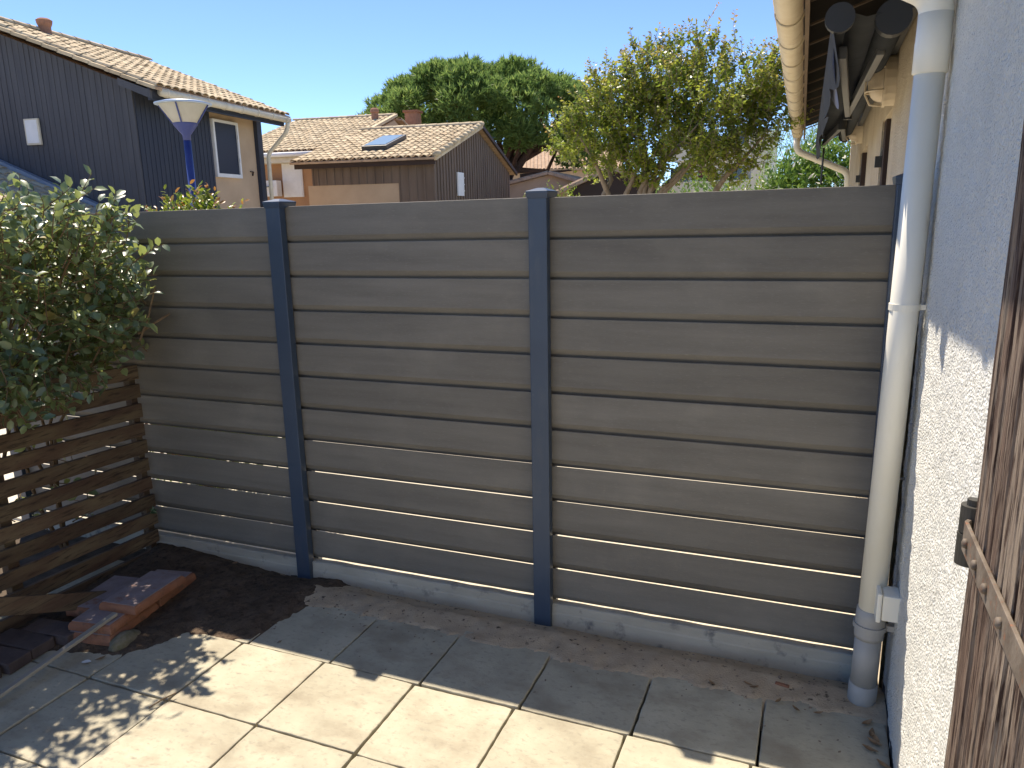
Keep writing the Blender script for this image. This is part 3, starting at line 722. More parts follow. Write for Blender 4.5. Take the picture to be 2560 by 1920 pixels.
make('fabric', v, f, M_awn, aw, smooth=True)
v = []; f = []; n = 40
for k in range(n+1):
    t = k/n; p = F0*(1-t)+F1*t+np.array((-0.028, 0, -0.02)); amp = 0.012*math.sin(t*40)+0.008*math.sin(t*17+1)
    dr = 0.17+0.035*math.sin(t*31)
    for s in range(5):
        w = s/4; v.append((p[0]+0.03*w+amp*w, p[1], p[2]-dr*w))
for k in range(n):
    for s in range(4): a = k*5+s; f.append((a, a+1, a+6, a+5))
make('valance', v, f, M_awn, aw, smooth=True)
v = []; f = []
for k in range(9):
    t = k/8; y_ = 1.0+1.5*t; z_ = 2.40; wd = 0.20*math.sin(math.pi*(0.15+0.85*t))
    for s in range(4):
        w = s/3; v.append((0.895-0.02*t+0.055*w*math.sin(math.pi*t), y_, z_-wd*w))
for k in range(8):
    for s in range(3): a = k*4+s; f.append((a, a+1, a+5, a+4))
make('loose_flap', v, f, M_awnlight, aw, smooth=True)
MB().tube([(0.865, 6.3, 2.33), (0.86, 6.32, 2.10), (0.858, 6.33, 1.95)], 0.012, 6).build('pull_cord', M_black, aw)
for (a, b, c) in (((0.935, 1.15, 2.38), (1.02, 3.45, 2.36), (1.10, 1.35, 2.41)), ((0.86, 6.3, 2.38), (1.0, 4.2, 2.36), (1.06, 6.3, 2.41))):
    MB().bar(a, b, 0.035, 0.055).build('arm', M_awnarm, aw, bevel=0.006)
    MB().bar((b[0], b[1], b[2]+0.006), (c[0], c[1], c[2]+0.006), 0.035, 0.055).build('arm', M_awnarm, aw, bevel=0.006)
    MB().tube([(b[0], b[1], b[2]-0.04), (b[0], b[1], b[2]+0.045)], 0.03, 12).build('arm_elbow', M_black, aw)

# ================================================================== WOODEN SLAT FENCE AT LEFT
wf = thing('slat_screen', 'low brown wooden slat screen in front of the leafy shrub', 'slat screen', (-2.22, -0.75, 0))
def slat_pt(i, y):
    zr = 0.995-0.0985*i; zl = 1.044-0.0977*i
    t = (-0.05-y)/0.78
    return (-2.27+0.07*t, y, zr+(zl-zr)*t)
for i in range(11):
    a = slat_pt(i, -0.035+random.uniform(-.006, .006)); b = slat_pt(i, -1.75)
    h = random.uniform(0.067, 0.073); th = 0.020; v = []; f = []; n = 14
    for k in range(n+1):
        t = k/n; x = a[0]+(b[0]-a[0])*t; y = a[1]+(b[1]-a[1])*t; z = a[2]+(b[2]-a[2])*t+0.0025*math.sin(t*5+i*1.7); dx = 0.003*math.sin(t*7+i)
        v += [(x+dx, y, z), (x+dx, y, z-h), (x-th+dx, y, z-h), (x-th+dx, y, z)]
    for k in range(n):
        for j in range(4): j2 = (j+1) % 4; f.append((k*4+j, k*4+j2, k*4+4+j2, k*4+4+j)[::-1])
    f.append((0, 1, 2, 3)); f.append((n*4+3, n*4+2, n*4+1, n*4))
    make('slat', v, f, M_slat, wf, bevel=0.002, bseg=1)
MB().box(-2.335, -2.293, -0.075, -0.038, -0.05, 0.99).build('upright', M_slat, wf, bevel=0.003)
MB().box(-2.275, -2.232, -0.85, -0.80, -0.05, 0.93).build('upright', M_slat, wf, bevel=0.003)
# fallen board against the foot of the screen
lb = MB().bar(on(275, 1497, 0, -1.995), on(-260, 1535, 0, -2.04), 0.02, 0.075).build('loose_plank', M_slat, bevel=0.003)
tag(lb, 'loose brown plank on edge leaning at the foot of slat screen', 'plank')

# terracotta coping slabs
def coping(cx, cy, z, w, l, h, rot, label):
    t = thing('terracotta_slab', label, 'paving slab', (cx, cy, z), 'terracotta coping slabs stacked in the corner')
    c, s = math.cos(rot), math.sin(rot)
    R = lambda x, y, zz: (cx+c*x-s*y, cy+s*x+c*y, z+zz)
    prof = [(1.0, 0.0), (1.0, h*0.45), (0.96, h*0.82), (0.88, h)]
    v = []; f = []
    for (k, zz) in prof:
        a, b = w/2-(1-k)*w/2, l/2-(1-k)*w/2
        v += [R(-a, -b, zz), R(a, -b, zz), R(a, b, zz), R(-a, b, zz)]
    f.append((3, 2, 1, 0))
    for L_ in range(len(prof)-1):
        for i in range(4): i2 = (i+1) % 4; f.append((L_*4+i, L_*4+i2, L_*4+4+i2, L_*4+4+i))
    f.append((12, 13, 14, 15))
    make('body', v, f, M_terra, t, bevel=0.003)
    a, b = w/2*0.88, l/2-0.12*w/2
    MB().prism([R(-a, -b, h+0.0005), R(a, -b, h+0.0005), R(a, b, h+0.0005), R(-a, b, h+0.0005)], (0, 0, 0.0025)).build('worn_face', M_terratop, t)
coping(-1.818, -0.715, 0.008, 0.215, 0.300, 0.040, 0.17, 'red terracotta slab on the ground, near end of the bottom layer')
coping(-1.868, -0.425, 0.014, 0.210, 0.270, 0.040, 0.19, 'red terracotta slab on the ground, end of bottom layer by the fence')
coping(-1.822, -0.690, 0.0515, 0.208, 0.320, 0.036, 0.16, 'red terracotta slab in the middle layer of the stack')
coping(-1.775, -0.585, 0.0910, 0.190, 0.310, 0.034, 0.10, 'red terracotta slab with worn violet-grey face on top of the stack')
coping(-2.00, -0.600, 0.030, 0.15, 0.30, 0.045, 0.16, 'dark red terracotta slab lying behind the stack, against the slat screen')
# dark pavers in a row
for k, (cx, cy, rz) in enumerate(((-1.985, -0.865, 0.12), (-2.03, -0.975, 0.05), (-2.02, -1.085, 0.10), (-2.03, -1.195, 0.04), (-2.02, -1.31, 0.07))):
    c, s = math.cos(rz), math.sin(rz); R = lambda x, y: (cx+c*x-s*y, cy+s*x+c*y, 0.004)
    o = MB().prism([R(-.12, -.05), R(.12, -.05), R(.12, .05), R(-.12, .05)], (0, 0, 0.045)).build('paver', M_darkbrick, bevel=0.005)
    tag(o, 'dark brown brick paver in the row beneath the aluminium straightedge', 'paver', 'dark pavers in a row by the slat screen')
# straightedge
sa = np.array(on(289, 1534, 2, 0.105)); sb = np.array(on(0, 1737, 2, 0.045)); dirn = unit(sb-sa)
ao = MB().bar(sa, sb+dirn*0.7*0+unit(sb-sa)*0.75, 0.024, 0.014).build('straightedge', M_alu, bevel=0.002)
tag(ao, 'long pale aluminium straightedge bar lying across the pavers and terracotta', 'straightedge')
# mortar clump beside the stack
mv = []; mf = []
bm = bmesh.new(); bmesh.ops.create_icosphere(bm, subdivisions=3, radius=1.0)
for v_ in bm.verts:
    n_ = 0.75+0.5*float(fbm(np.array(v_.co.x*2+5), np.array(v_.co.y*2+v_.co.z*2+3))); v_.co = V((v_.co.x*0.035*n_-1.665, v_.co.y*0.075*n_-0.80, max(0.0, v_.co.z*0.035*n_+0.012)))
mv = [tuple(v_.co) for v_ in bm.verts]; mf = [tuple(v_.index for v_ in fc.verts) for fc in bm.faces]; bm.free()
tag(make('mortar_lump', mv, mf, M_moss, smooth=True), 'grey mossy lump of mortar beside the terracotta stack', 'mortar')
# debris
def debris():
    v = []; f = []
    for i in range(260):
        x = RNG.uniform(-1.25, 1.17); y = RNG.uniform(-0.36, -0.04) if RNG.random() < .8 else RNG.uniform(-0.6, -0.3)
        if x < -1.1: y = RNG.uniform(-0.5, -0.05)
        z = float(max(sand_h(np.array(x), np.array(y)), 0.0)) if y < -0.22 else float(sand_h(np.array(x), np.array(y)))
        r = RNG.uniform(0.0015, 0.0045)*(1.7 if RNG.random() < .08 else 1)
        b = len(v); ang = RNG.uniform(0, 6.28); ca, sa_ = math.cos(ang), math.sin(ang); el_ = RNG.uniform(1, 2.2)
        for (dx, dy, dz) in ((1, 0, 0), (0, 1, 0), (-1, 0, 0), (0, -1, 0), (0, 0, .7)):
            xx, yy_ = dx*el_*r, dy*r; v.append((x+ca*xx-sa_*yy_, y+sa_*xx+ca*yy_, z+dz*r+0.001))
        f += [(b, b+1, b+4), (b+1, b+2, b+4), (b+2, b+3, b+4), (b+3, b, b+4)]
    o = make('gravel', v, f, M_pebble, kind='stuff'); tag(o, 'tiny pebbles and grit scattered over the sand strip', 'gravel')
debris()
def dry_leaf(x, y, z, L, W, rz, label, group, m=M_dry, name='dry_leaf', curl=0.5):
    v = []; f = []; n = 6
    c, s = math.cos(rz), math.sin(rz)
    for k in range(n+1):
        t = k/n; w = W*math.sin(math.pi*(0.06+0.88*t)); zz = curl*L*0.5*((t-0.5)**2*2)
        for sd in (-1, 0, 1):
            lx = (t-0.5)*L; ly = sd*w/2; v.append((x+c*lx-s*ly, y+s*lx+c*ly, z+zz+abs(sd)*w*0.18))
    for k in range(n):
        for j in range(2): a = k*3+j; f.append((a, a+1, a+4, a+3))
    o = make(name, v, f, m, smooth=True); tag(o, label, 'leaf', group); return o
for k in range(9):
    dry_leaf(1.175+random.uniform(-.03, .02), -0.30-0.035*k+random.uniform(-.02, .02), 0.006, 0.05, 0.018, random.uniform(0, 3), 'brown dry leaf in the litter at the stucco wall foot', 'dry leaves along the wall foot')
for (u_, v_) in ((1990, 1775), (1945, 1755), (2045, 1785), (1870, 1712), (1780, 1710), (1885, 1720)):
    p = on(u_, v_, 2, 0.008); dry_leaf(p[0], p[1], 0.012, 0.035, 0.012, random.uniform(0, 3), 'small curled dry leaf lying on the sand strip', 'dry leaves on the sand strip')
p = on(1955, 1719, 2, 0.0); tag(MB().bar((p[0]-.024, p[1]+.004, 0.012), (p[0]+.024, p[1]-.004, 0.012), 0.013, 0.008).build('brick_chip', M_terra, bevel=0.002), 'small red brick chip on the sand near the downpipe', 'brick chip')
p = on(216, 1657, 2, 0.004); dry_leaf(p[0], p[1], 0.006, 0.036, 0.024, 0.5, 'pale white scrap lying on the slab by the terracotta stack', None, M_paper, 'paper_scrap', 0.2)
p = on(252, 1648, 2, 0.004); dry_leaf(p[0], p[1], 0.006, 0.04, 0.016, 1.2, 'tan dry leaf beside the white scrap on the slab', None)
p = on(590, 1422, 2, 0.0); dry_leaf(p[0], p[1], 0.03, 0.03, 0.018, 0.9, 'pale tan dry leaf on the dark soil mound by the fence', None)
p0 = on(372, 1770, 2, 0.006); p1 = on(440, 1732, 2, 0.02)
tag(MB().tube([p0, (p0+p1)/2+np.array((0, 0, .004)), p1], [0.0022, 0.003, 0.002], 6).build('twig', M_twig), 'thin dry twig lying along the slab joint in the leaf shadow', 'twig')
# ivy leaves on the screen end
def ivy(u_, v_, x, s, label):
    p = on(u_, v_, 0, x); out = []
    pts = [(0, -.5), (.45, -.45), (.3, -.1), (.5, .1), (.18, .2), (0, .6), (-.18, .2), (-.5, .1), (-.3, -.1), (-.45, -.45)]
    v = [(p[0]+0.012, p[1], p[2])]+[(p[0]+0.004*abs(a), p[1]+a*s*0.6+0.0, p[2]+b*s) for a, b in pts]
    v = [(p[0], p[1]-0.01, p[2])]+[(p[0]+a*s, p[1]+a*s*0.3, p[2]+b*s) for a, b in pts]
    f = [(0, 1+k, 1+(k+1) % len(pts)) for k in range(len(pts))]
    tag(make('ivy_leaf', v, f, M_ivy), label, 'leaf')
ivy(383, 1275, -2.23, 0.042, 'green ivy leaf on the slat screen end, halfway up')
ivy(397, 1402, -2.20, 0.040, 'green ivy leaf at the foot of the slat screen end')

# ================================================================== SHRUB AT LEFT
def shrub():
    t = thing('leafy_shrub', 'large glossy grey-green leafy shrub spilling over the slat screen', 'shrub', (-2.55, -0.8, 0))
    wood = MB(); P = []; D = []; Nn = []; Ls = []; tips = []
    stems = []
    def twig_with_leaves(p, d, L, nleaf, r=0.003, leafscale=1.0, tipcol=0.0):
        path = [p]; dd = d.copy()
        for k in range(4):
            dd = unit(dd+RNG.normal(0, 0.10, 3)+np.array((0, 0, -0.02))); path.append(path[-1]+dd*L/4)
        wood.tube(path, [r, r*.9, r*.75, r*.55, r*.35], 5, caps=False)
        for k in range(nleaf):
            s = (k+0.6)/nleaf*3.999; i = int(s); q = path[i]+(path[i+1]-path[i])*(s-i); ax = unit(path[i+1]-path[i])
            side = unit(np.cross(ax, RNG.normal(0, 1, 3))); ld = unit(ax*0.55+side*0.9+np.array((0, 0, 0.10)))
            nrm = unit(np.array((0.36, -0.28, 0.9))+RNG.normal(0, 0.50, 3))
            P.append(q); D.append(ld); Nn.append(nrm); Ls.append(RNG.uniform(0.038, 0.062)*leafscale); tips.append(1.0 if RNG.random() < tipcol else 0.0)
    # skeleton
    bases = [(-2.70, -0.25), (-2.62, -0.75), (-2.75, -1.20), (-2.60, -1.55), (-2.95, -0.6)]
    for (bx, by) in bases:
        for s in range(5):
            tgt = np.array((bx+RNG.uniform(-.25, .55), by+RNG.uniform(-.35, .35), RNG.uniform(1.1, 1.75)))
            b = np.array((bx, by, -0.03)); m_ = b*0.5+tgt*0.5+np.array((RNG.uniform(-.15, 0.0), RNG.uniform(-.1, .1), 0.15))
            wood.tube([b, b*0.6+m_*0.4+RNG.normal(0, .02, 3), m_, tgt], [0.014, 0.011, 0.008, 0.004], 6, caps=False)
    def inside(q):
        x, y, z = q
        if y > -0.03 or y < -1.9: return False
        zc = 1.80 - 0.30*max(0, (y+0.30)/0.20) + 0.03*math.sin(y*9)
        front = -1.97+0.10*math.sin(z*6+y*4)-0.28*max(0, (1.10-z)/0.2)-0.30*max(0, (y+0.30)/0.25)
        if z > zc or z < 0.96: return False
        return -2.78 < x < front
    n = 0; tries = 0
    while n < 2300 and tries < 20000:
        tries += 1
        q = np.array((RNG.uniform(-2.8, -1.95), RNG.uniform(-1.85, -0.03), RNG.uniform(0.96, 1.82)))
        if not inside(q): continue
        dens = 0.35+0.65*(q[2]-0.9)/0.9
        if fbm(np.array(q[1]*5+q[2]*3), np.array(q[2]*5+q[0]*2), 2) < 0.40 and q[2] < 1.6: continue
        n += 1
        out = unit(np.array((q[0]+2.55, (q[1]+0.8)*0.5, (q[2]-1.15)*1.3))+RNG.normal(0, .45, 3))
        twig_with_leaves(q-out*0.10, out, RNG.uniform(0.12, 0.22), int(RNG.integers(5, 9)), tipcol=0.05)
    # hanging leaves low behind and over the screen
    for k in range(90):
        q = np.array((RNG.uniform(-2.8, -2.36), RNG.uniform(-1.8, -0.15), RNG.uniform(0.05, 0.95)))
        twig_with_leaves(q, unit(RNG.normal(0, 1, 3)), 0.16, 4, r=0.003)
    for k in range(46):
        y_ = RNG.uniform(-1.3, -0.42); q = np.array((-2.2+0.07*(-y_)+RNG.uniform(-.03, .10), y_, RNG.uniform(0.98, 1.12)))
        twig_with_leaves(q, unit(np.array((0.6, RNG.uniform(-.4, .4), -0.7))), 0.11, 5)
    # shoots that reach out over the paving
    for (u_, v_, x_, u2_, v2_) in ((330, 660, -1.95, 412, 608), (300, 640, -2.0, 352, 545), (250, 585, -2.0, 345, 540), (300, 700, -1.97, 345, 640), (285, 760, -2.05, 350, 745), (310, 870, -2.10, 358, 880), (250, 560, -1.95, 320, 520)):
        a = on(u_, v_, 0, x_-0.05); b = on(u2_, v2_, 0, x_+0.12); twig_with_leaves(np.array(a), unit(b-a), np.linalg.norm(b-a), 9, r=0.0035, leafscale=1.05)
    # cut bare twigs
    wood.tube([on(350, 850, 0, -2.03), on(372, 790, 0, -2.0), on(388, 716, 0, -1.98)], [0.006, 0.004, 0.0035], 6)
    wood.tube([on(345, 835, 0, -2.05), on(385, 808, 0, -2.0), on(424, 784, 0, -1.97)], [0.007, 0.006, 0.0055], 6)
    wood.build('branches', M_twig, t, kind='stuff')
    P_ = np.array(P); D_ = np.array(D); N_ = np.array(Nn); L_ = np.array(Ls); tp = np.array(tips); W_ = L_*RNG.uniform(0.52, 0.66, len(L_))
    rnd = RNG.random(len(P_))
    order = np.argsort(np.linalg.norm(P_-CAM, axis=1))
    # prefer the leaves that show largest: nearest, inside the picture
    big = []
    for i in order:
        d = P_[i]-CAM; z_ = d@_fw; u_ = 1280+F_PX*(d@_r2)/z_; v_ = 960-F_PX*(d@_u2)/z_
        if -20 < u_ < 480 and 440 < v_ < 1040: big.append(i)
        if len(big) == 300: break
    small = np.setdiff1d(np.arange(len(P_)), np.array(big))
    # shared meshes for the single leaves
    lm = []
    for k in range(6):
        v, f, _ = leaf_cloud(np.zeros((1, 3)), np.array([[1., 0, 0]]), np.array([[0, 0, 1.]]), np.array([1.0]), np.array([0.52+0.03*k]), fold=0.15+0.06*k)
        me = bpy.data.meshes.new('leaf'); me.from_pydata(v.tolist(), [], f); me.update(); me.materials.append(M_leaf)
        me.polygons.foreach_set('use_smooth', [True]*len(me.polygons)); lm.append(me)
    for i in big:
        a = D_[i]; s = unit(np.cross(a, N_[i])); c = np.cross(s, a); b = np.cross(c, a)
        o = bpy.data.objects.new('leaf', lm[int(i) % 6]); link(o, t)
        o.rotation_euler = Matrix(((a[0], b[0], c[0]), (a[1], b[1], c[1]), (a[2], b[2], c[2]))).to_euler(); o.scale = (L_[i],)*3
        o.location = V(P_[i])-WLOC[t]
    v, f, idx = leaf_cloud(P_[small], D_[small], N_[small], L_[small], W_[small])
    make('leaves', v, f, M_leaf, t, smooth=True, kind='stuff', rnd=rnd[small][idx], tip=tp[small][idx]*0.8)
shrub()

# young red-tipped hedge just behind the fence, at left
def bush_cloud(name, label, cat, base, centre, rad, ntw, nl, L, m, tipfn, woodm=M_twig, up=0.4, wr=(0.4, 0.5), stems=6, group=None, shape='leaf'):
    t = thing(name, label, cat, base, group)
    wood = MB(); P = []; D = []; N_ = []; Ls = []; tp = []
    c = np.array(centre, float); r = np.array(rad, float); b = np.array(base, float)
    for k in range(stems):
        tg = c+RNG.uniform(-.7, .7, 3)*r; wood.tube([b+RNG.uniform(-.3, .3, 3)*r*np.array((1, 1, 0)), (b+tg)/2+RNG.normal(0, .05, 3)*r, tg], [r[0]*0.03, r[0]*0.02, r[0]*0.008], 6, caps=False)
    for k in range(ntw):
        d = unit(RNG.normal(0, 1, 3)); q = c+d*r*RNG.uniform(0.55, 1.0)**0.6
        if q[2] < b[2]+0.05: continue
        dd = unit(d*np.array((1, 1, 0.8))+np.array((0, 0, up))+RNG.normal(0, .3, 3)); Lt = L*RNG.uniform(2.0, 4.0)
        for j in range(nl):
            w = (j+.5)/nl; side = unit(np.cross(dd, RNG.normal(0, 1, 3)))
            P.append(q+dd*Lt*w); D.append(unit(dd*0.7+side*0.8)); N_.append(unit(np.array((0, 0, 1.))+RNG.normal(0, .5, 3))); Ls.append(L*RNG.uniform(.7, 1.15)); tp.append(tipfn(q, w, d))
    wood.build('stems', woodm, t, kind='stuff')
    P = np.array(P); D = np.array(D); N_ = np.array(N_); Ls = np.array(Ls)
    v, f, idx = leaf_cloud(P, D, N_, Ls, Ls*RNG.uniform(wr[0], wr[1], len(Ls)), shape=shape)
    make('foliage', v, f, m, t, smooth=(shape == 'leaf'), kind='stuff', rnd=RNG.random(len(P))[idx], tip=np.array(tp)[idx])
    return t
hc = on(475, 520, 1, 0.75)
bush_cloud('red_tipped_hedge', 'low yellow-green hedge with red leaf tips rising just above the fence', 'hedge', (hc[0], 0.75, -0.05), (hc[0]+0.02, 0.75, 0.93), (0.52, 0.30, 0.86), 2300, 8, 0.042, M_photinia,
           lambda q, w, d: (1.0 if (q[0] < hc[0]-0.24) else (0.7 if w > .8 and RNG.random() < .35 else 0.0)), up=0.8)
bush_cloud('green_shrub', 'green shrub behind the fence, seen only through the board gaps', 'shrub', (-2.9, 0.9, -0.05), (-2.9, 0.9, 0.6), (0.55, 0.4, 0.6), 300, 6, 0.05, M_photinia, lambda q, w, d: 0.0)

# ================================================================== STREET LAMP
def street_lamp():
    hp = far(458, 262, 10.2); x, y = hp[0], hp[1]
    t = thing('street_lamp', 'cobalt blue street lamp with inverted cone lantern in front of dark house', 'street lamp', (x, y, -0.05))
    zt = hp[2]; zb = far(458, 308, 10.2)[2]; zn = far(463, 338, 10.2)[2]
    MB().tube([(x, y, -0.05), (x, y, 0.6), (x, y, 0.62), (x, y, zn)], [0.06, 0.06, 0.046, 0.043], 16).build('pole', M_blue, t, smooth=True)
    Rr = 0.318
    MB().lathe([(Rr, 0.0), (Rr+0.004, 0.012), (Rr*0.75, 0.035), (Rr*0.4, 0.05), (0.0, 0.056)], (x, y, zt), 32).lathe([(0.0, -0.004), (Rr*0.7, -0.004), (Rr, 0.0)], (x, y, zt), 32).build('cap', M_lamptop, t, smooth=True)
    MB().lathe([(Rr*0.86, -0.006), (0.135, zb-zt)], (x, y, zt), 32).build('lantern_panel', M_lampglass, t, smooth=True)
    MB().lathe([(0.14, zb-zt), (0.137, zb-zt-0.02), (0.048, zn-zt), (0.046, zn-zt-0.06), (0.0, zn-zt-0.06)], (x, y, zt), 24).build('lantern_cup', M_blue, t, smooth=True)
    MB().lathe([(0.17, -0.06), (0.10, -0.075), (0.0, -0.08)], (x, y, zt), 20).build('reflector', M_cream, t, smooth=True)
    for k in range(4):
        a = math.radians(-62+90*k); p = (x+math.cos(a)*Rr*0.89, y+math.sin(a)*Rr*0.89, zt-0.004); q = (x+math.cos(a)*0.145, y+math.sin(a)*0.145, zb)
        MB().tube([p, q], 0.010, 6).build('rib', M_blue, t)
street_lamp()

# ================================================================== HOUSES BEYOND
AE = math.radians(-8.0); E_ = np.array((math.sin(AE), math.cos(AE), 0.0)); G_ = np.array((math.cos(AE), -math.sin(AE), 0.0)); Z_ = np.array((0, 0, 1.0))
class Frame:
    def __init__(s, o): s.o = np.array((o[0], o[1], 0.0))
    def __call__(s, sd, t, z): return s.o+E_*sd+G_*t+Z_*z
    def box(s, mb, s0, s1, t0, t1, z0, z1):
        return mb.prism([s(s0, t0, z0), s(s0, t1, z0), s(s1, t1, z0), s(s1, t0, z0)], (0, 0, z1-z0))
    def local(s, p): d = np.array(p)-s.o; return d@E_, d@G_, d[2]

# ---- dark clad house at left
A = far(360, 480, 16.0); H = Frame(A)
lh = thing('dark_clad_house', 'slate-blue timber clad house with tiled roof and beige end bay behind the street lamp', 'house', tuple(H(2, -3, -0.05)))
TS = 0.386; EZ = 4.02
rz_ = lambda t: EZ+(0.7-t)*TS                      # roof plane height
wall_top = lambda t: rz_(t)-0.17
TR = -2.9
core = MB(); core.prism([H(0.05, -9, -0.05), H(0.05, -0.05, -0.05), H(0.05, -0.05, wall_top(-0.05)), H(0.05, TR, wall_top(TR)), H(0.05, -9, wall_top(TR)-(9+TR)*TS)], E_*4.0)
core.build('wall', M_plaster, lh)
cl = MB(); t = -9.0; k = 0
while t < -0.02:
    w = random.uniform(0.052, 0.070); d = 0.0 if k % 2 else random.uniform(0.005, 0.011)
    zt_ = wall_top(max(t, TR)) - (0 if t > TR else (TR-t)*TS)
    cl.prism([H(0.048, t, -0.05), H(0.048, min(t+w, -0.0), -0.05), H(0.048, min(t+w, 0), zt_-w*TS), H(0.048, t, zt_)], E_*(-0.03-d)); t += w; k += 1
o = cl.build('cladding', M_clad, lh, kind='stuff')
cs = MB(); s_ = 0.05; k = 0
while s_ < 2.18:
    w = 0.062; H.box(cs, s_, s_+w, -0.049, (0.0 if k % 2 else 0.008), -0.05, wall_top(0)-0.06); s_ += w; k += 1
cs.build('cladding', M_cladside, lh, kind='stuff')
mb = MB(); H.box(mb, 3.93, 4.12, -0.20, 0.045, -0.05, wall_top(0)-0.08); mb.build('corner_board', M_cladside, lh)
# eave fascia and gutter
mb = MB(); H.box(mb, -0.28, 4.2, 0.55, 0.60, EZ-0.22, EZ-0.02); mb.build('fascia_board', M_cladside, lh)
mb = MB(); mb.prism([H(-0.3, -0.02, EZ-0.14+0.2), H(-0.3, 0.62, EZ-0.20), H(-0.3, 0.62, EZ-0.06), H(-0.3, -0.02, EZ+0.18)], E_*0.05); mb.build('verge_end_board', M_clad, lh)
mb = MB(); mb.prism([H(-0.25, 0.0, EZ+0.05), H(-0.25, 0.6, EZ-0.20), H(-0.25, 0.6, EZ-0.16), H(-0.25, 0.0, EZ+0.09)], E_*4.4); mb.build('soffit', M_cladside, lh)
gt = MB().tube([H(-0.12, 0.70, EZ-0.075), H(4.25, 0.70, EZ-0.075)], 0.072, 14).build('gutter', M_cream, lh, smooth=True)
for q in range(8): MB().tube([H(0.0+q*0.58, 0.70, EZ-0.075), H(0.035+q*0.58, 0.70, EZ-0.075)], 0.083, 14).build('gutter_bracket', M_cream, gt)
MB().tube(smooth_path([H(4.18, 0.70, EZ-0.13), H(4.18, 0.68, EZ-0.32), H(4.16, 0.14, EZ-0.82), H(4.16, 0.12, -0.05)], 0.12, 5), 0.048, 12).build('downpipe', M_cream, lh, smooth=True)
# window with white frame and closed navy panel
ws0, ws1, wz0, wz1 = 2.29, 3.20, 2.61, 3.80
fr = MB(); fw_ = 0.055
H.box(fr, ws0, ws0+fw_, -0.06, 0.03, wz0, wz1); H.box(fr, ws1-fw_, ws1, -0.06, 0.03, wz0, wz1)
H.box(fr, ws0+fw_, ws1-fw_, -0.06, 0.029, wz0, wz0+fw_*1.4); H.box(fr, ws0+fw_, ws1-fw_, -0.06, 0.029, wz1-fw_, wz1)
wd = fr.build('window', M_white, lh); mb = MB(); H.box(mb, ws0+fw_+.002, ws1-fw_-.002, -0.055, 0.0, wz0+fw_*1.4+.002, wz1-fw_-.002); mb.build('shutter_panel', M_navywin, wd)
mb = MB(); H.box(mb, ws1-0.07, ws1-0.03, 0.031, 0.05, 2.95, 3.03); H.box(mb, ws1-0.07, ws1-0.03, 0.031, 0.05, 3.45, 3.53); mb.build('shutter_hinge', M_white, wd)
# small white window in the gable
a1 = H.local(onp(62, 298, H(0, 0, 0), E_)); a2 = H.local(onp(108, 362, H(0, 0, 0), E_))
mb = MB(); H.box(mb, -0.045, 0.0, a1[1], a2[1], a2[2], a1[2]); sw = mb.build('window', M_cream, lh, bevel=0.01)
mb = MB(); H.box(mb, -0.052, -0.0455, a1[1]+.035, a2[1]-.03, a2[2]+.035, a1[2]-.03); mb.build('pane', M_white, sw)
# house number bracket on the plaster
mb = MB(); mb.bar(H(3.62, -0.03, 2.78), H(3.74, -0.03, 2.78), 0.03, 0.02); mb.bar(H(3.735, -0.03, 2.775), H(3.70, -0.03, 2.69), 0.03, 0.02); mb.build('wall_bracket', M_darkbrown, lh)
vd = unit(G_*-1+Z_*TS)
tiled_slope(lh, H(4.25, 0.72, EZ+0.0), -E_, vd, 21, 12, limit=300, dv=0.325)
tiled_slope(lh, H(-0.3, 2*TR-0.72, EZ+0.0), E_, unit(G_+Z_*TS), 21, 12, limit=0, dv=0.325)
# verge tiles along the near edge
for q in range(12):
    t0 = 0.72-q*0.315; p = H(-0.30, t0, rz_(t0)-0.045); pp = H(-0.30, t0-0.335, rz_(t0-0.335)-0.06)
    mb = MB(); mb.prism([p-E_*0.03, p+E_*0.09, p+E_*0.09+Z_*0.075, p-E_*0.03+Z_*0.06], pp-p); mb.build('verge_tile', M_tile, lh)
ridge_tiles(lh, H(-0.3, TR, rz_(TR)+0.05), H(4.25, TR, rz_(TR)+0.05))
cz_ = rz_(TR+0.12); cp_ = H(1.15, TR+0.12, 0)
ch = MB().lathe([(0.115, cz_-0.15), (0.11, cz_+0.17), (0.14, cz_+0.24), (0.15, cz_+0.30), (0.10, cz_+0.335), (0.0, cz_+0.34)], (cp_[0], cp_[1], 0), 16).build('chimney_pot', M_brick, lh, smooth=False)
# ---- lower tiled roof abutting the gable
lo = thing('low_tiled_outbuilding', 'low building with sunlit tiled roof and grey flashing against the dark gable', 'building', tuple(H(-2, -4, -0.05)))
f0 = H.local(onp(0, 405, H(0, 0, 0), E_)); f1 = H.local(onp(252, 517, H(0, 0, 0), E_))
tsl = (f0[2]-f1[2])/(f1[1]-f0[1]); tE = f1[1]+0.5; zE = f1[2]-tsl*0.5
lz = lambda t: zE+(tE-t)*tsl
mb = MB(); mb.prism([H(-0.12, tE, -0.05), H(-0.12, tE, lz(tE)-0.12), H(-0.12, -7.2, lz(-7.2)-0.12), H(-0.12, -7.2, -0.05)], -E_*3.2); mb.build('wall', M_plaster, lo)
vd2 = unit(-G_+Z_*tsl)
tiled_slope(lo, H(-0.13, tE+0.1, lz(tE+0.1)-0.06), -E_, vd2, 15, 20, limit=300)
mb = MB(); a_ = H(-0.11, tE+0.1, lz(tE+0.1)+0.02); b_ = H(-0.11, -7.2, lz(-7.2)+0.02); mb.bar(a_, b_, 0.13, 0.10); mb.build('flashing', M_flash, lo)

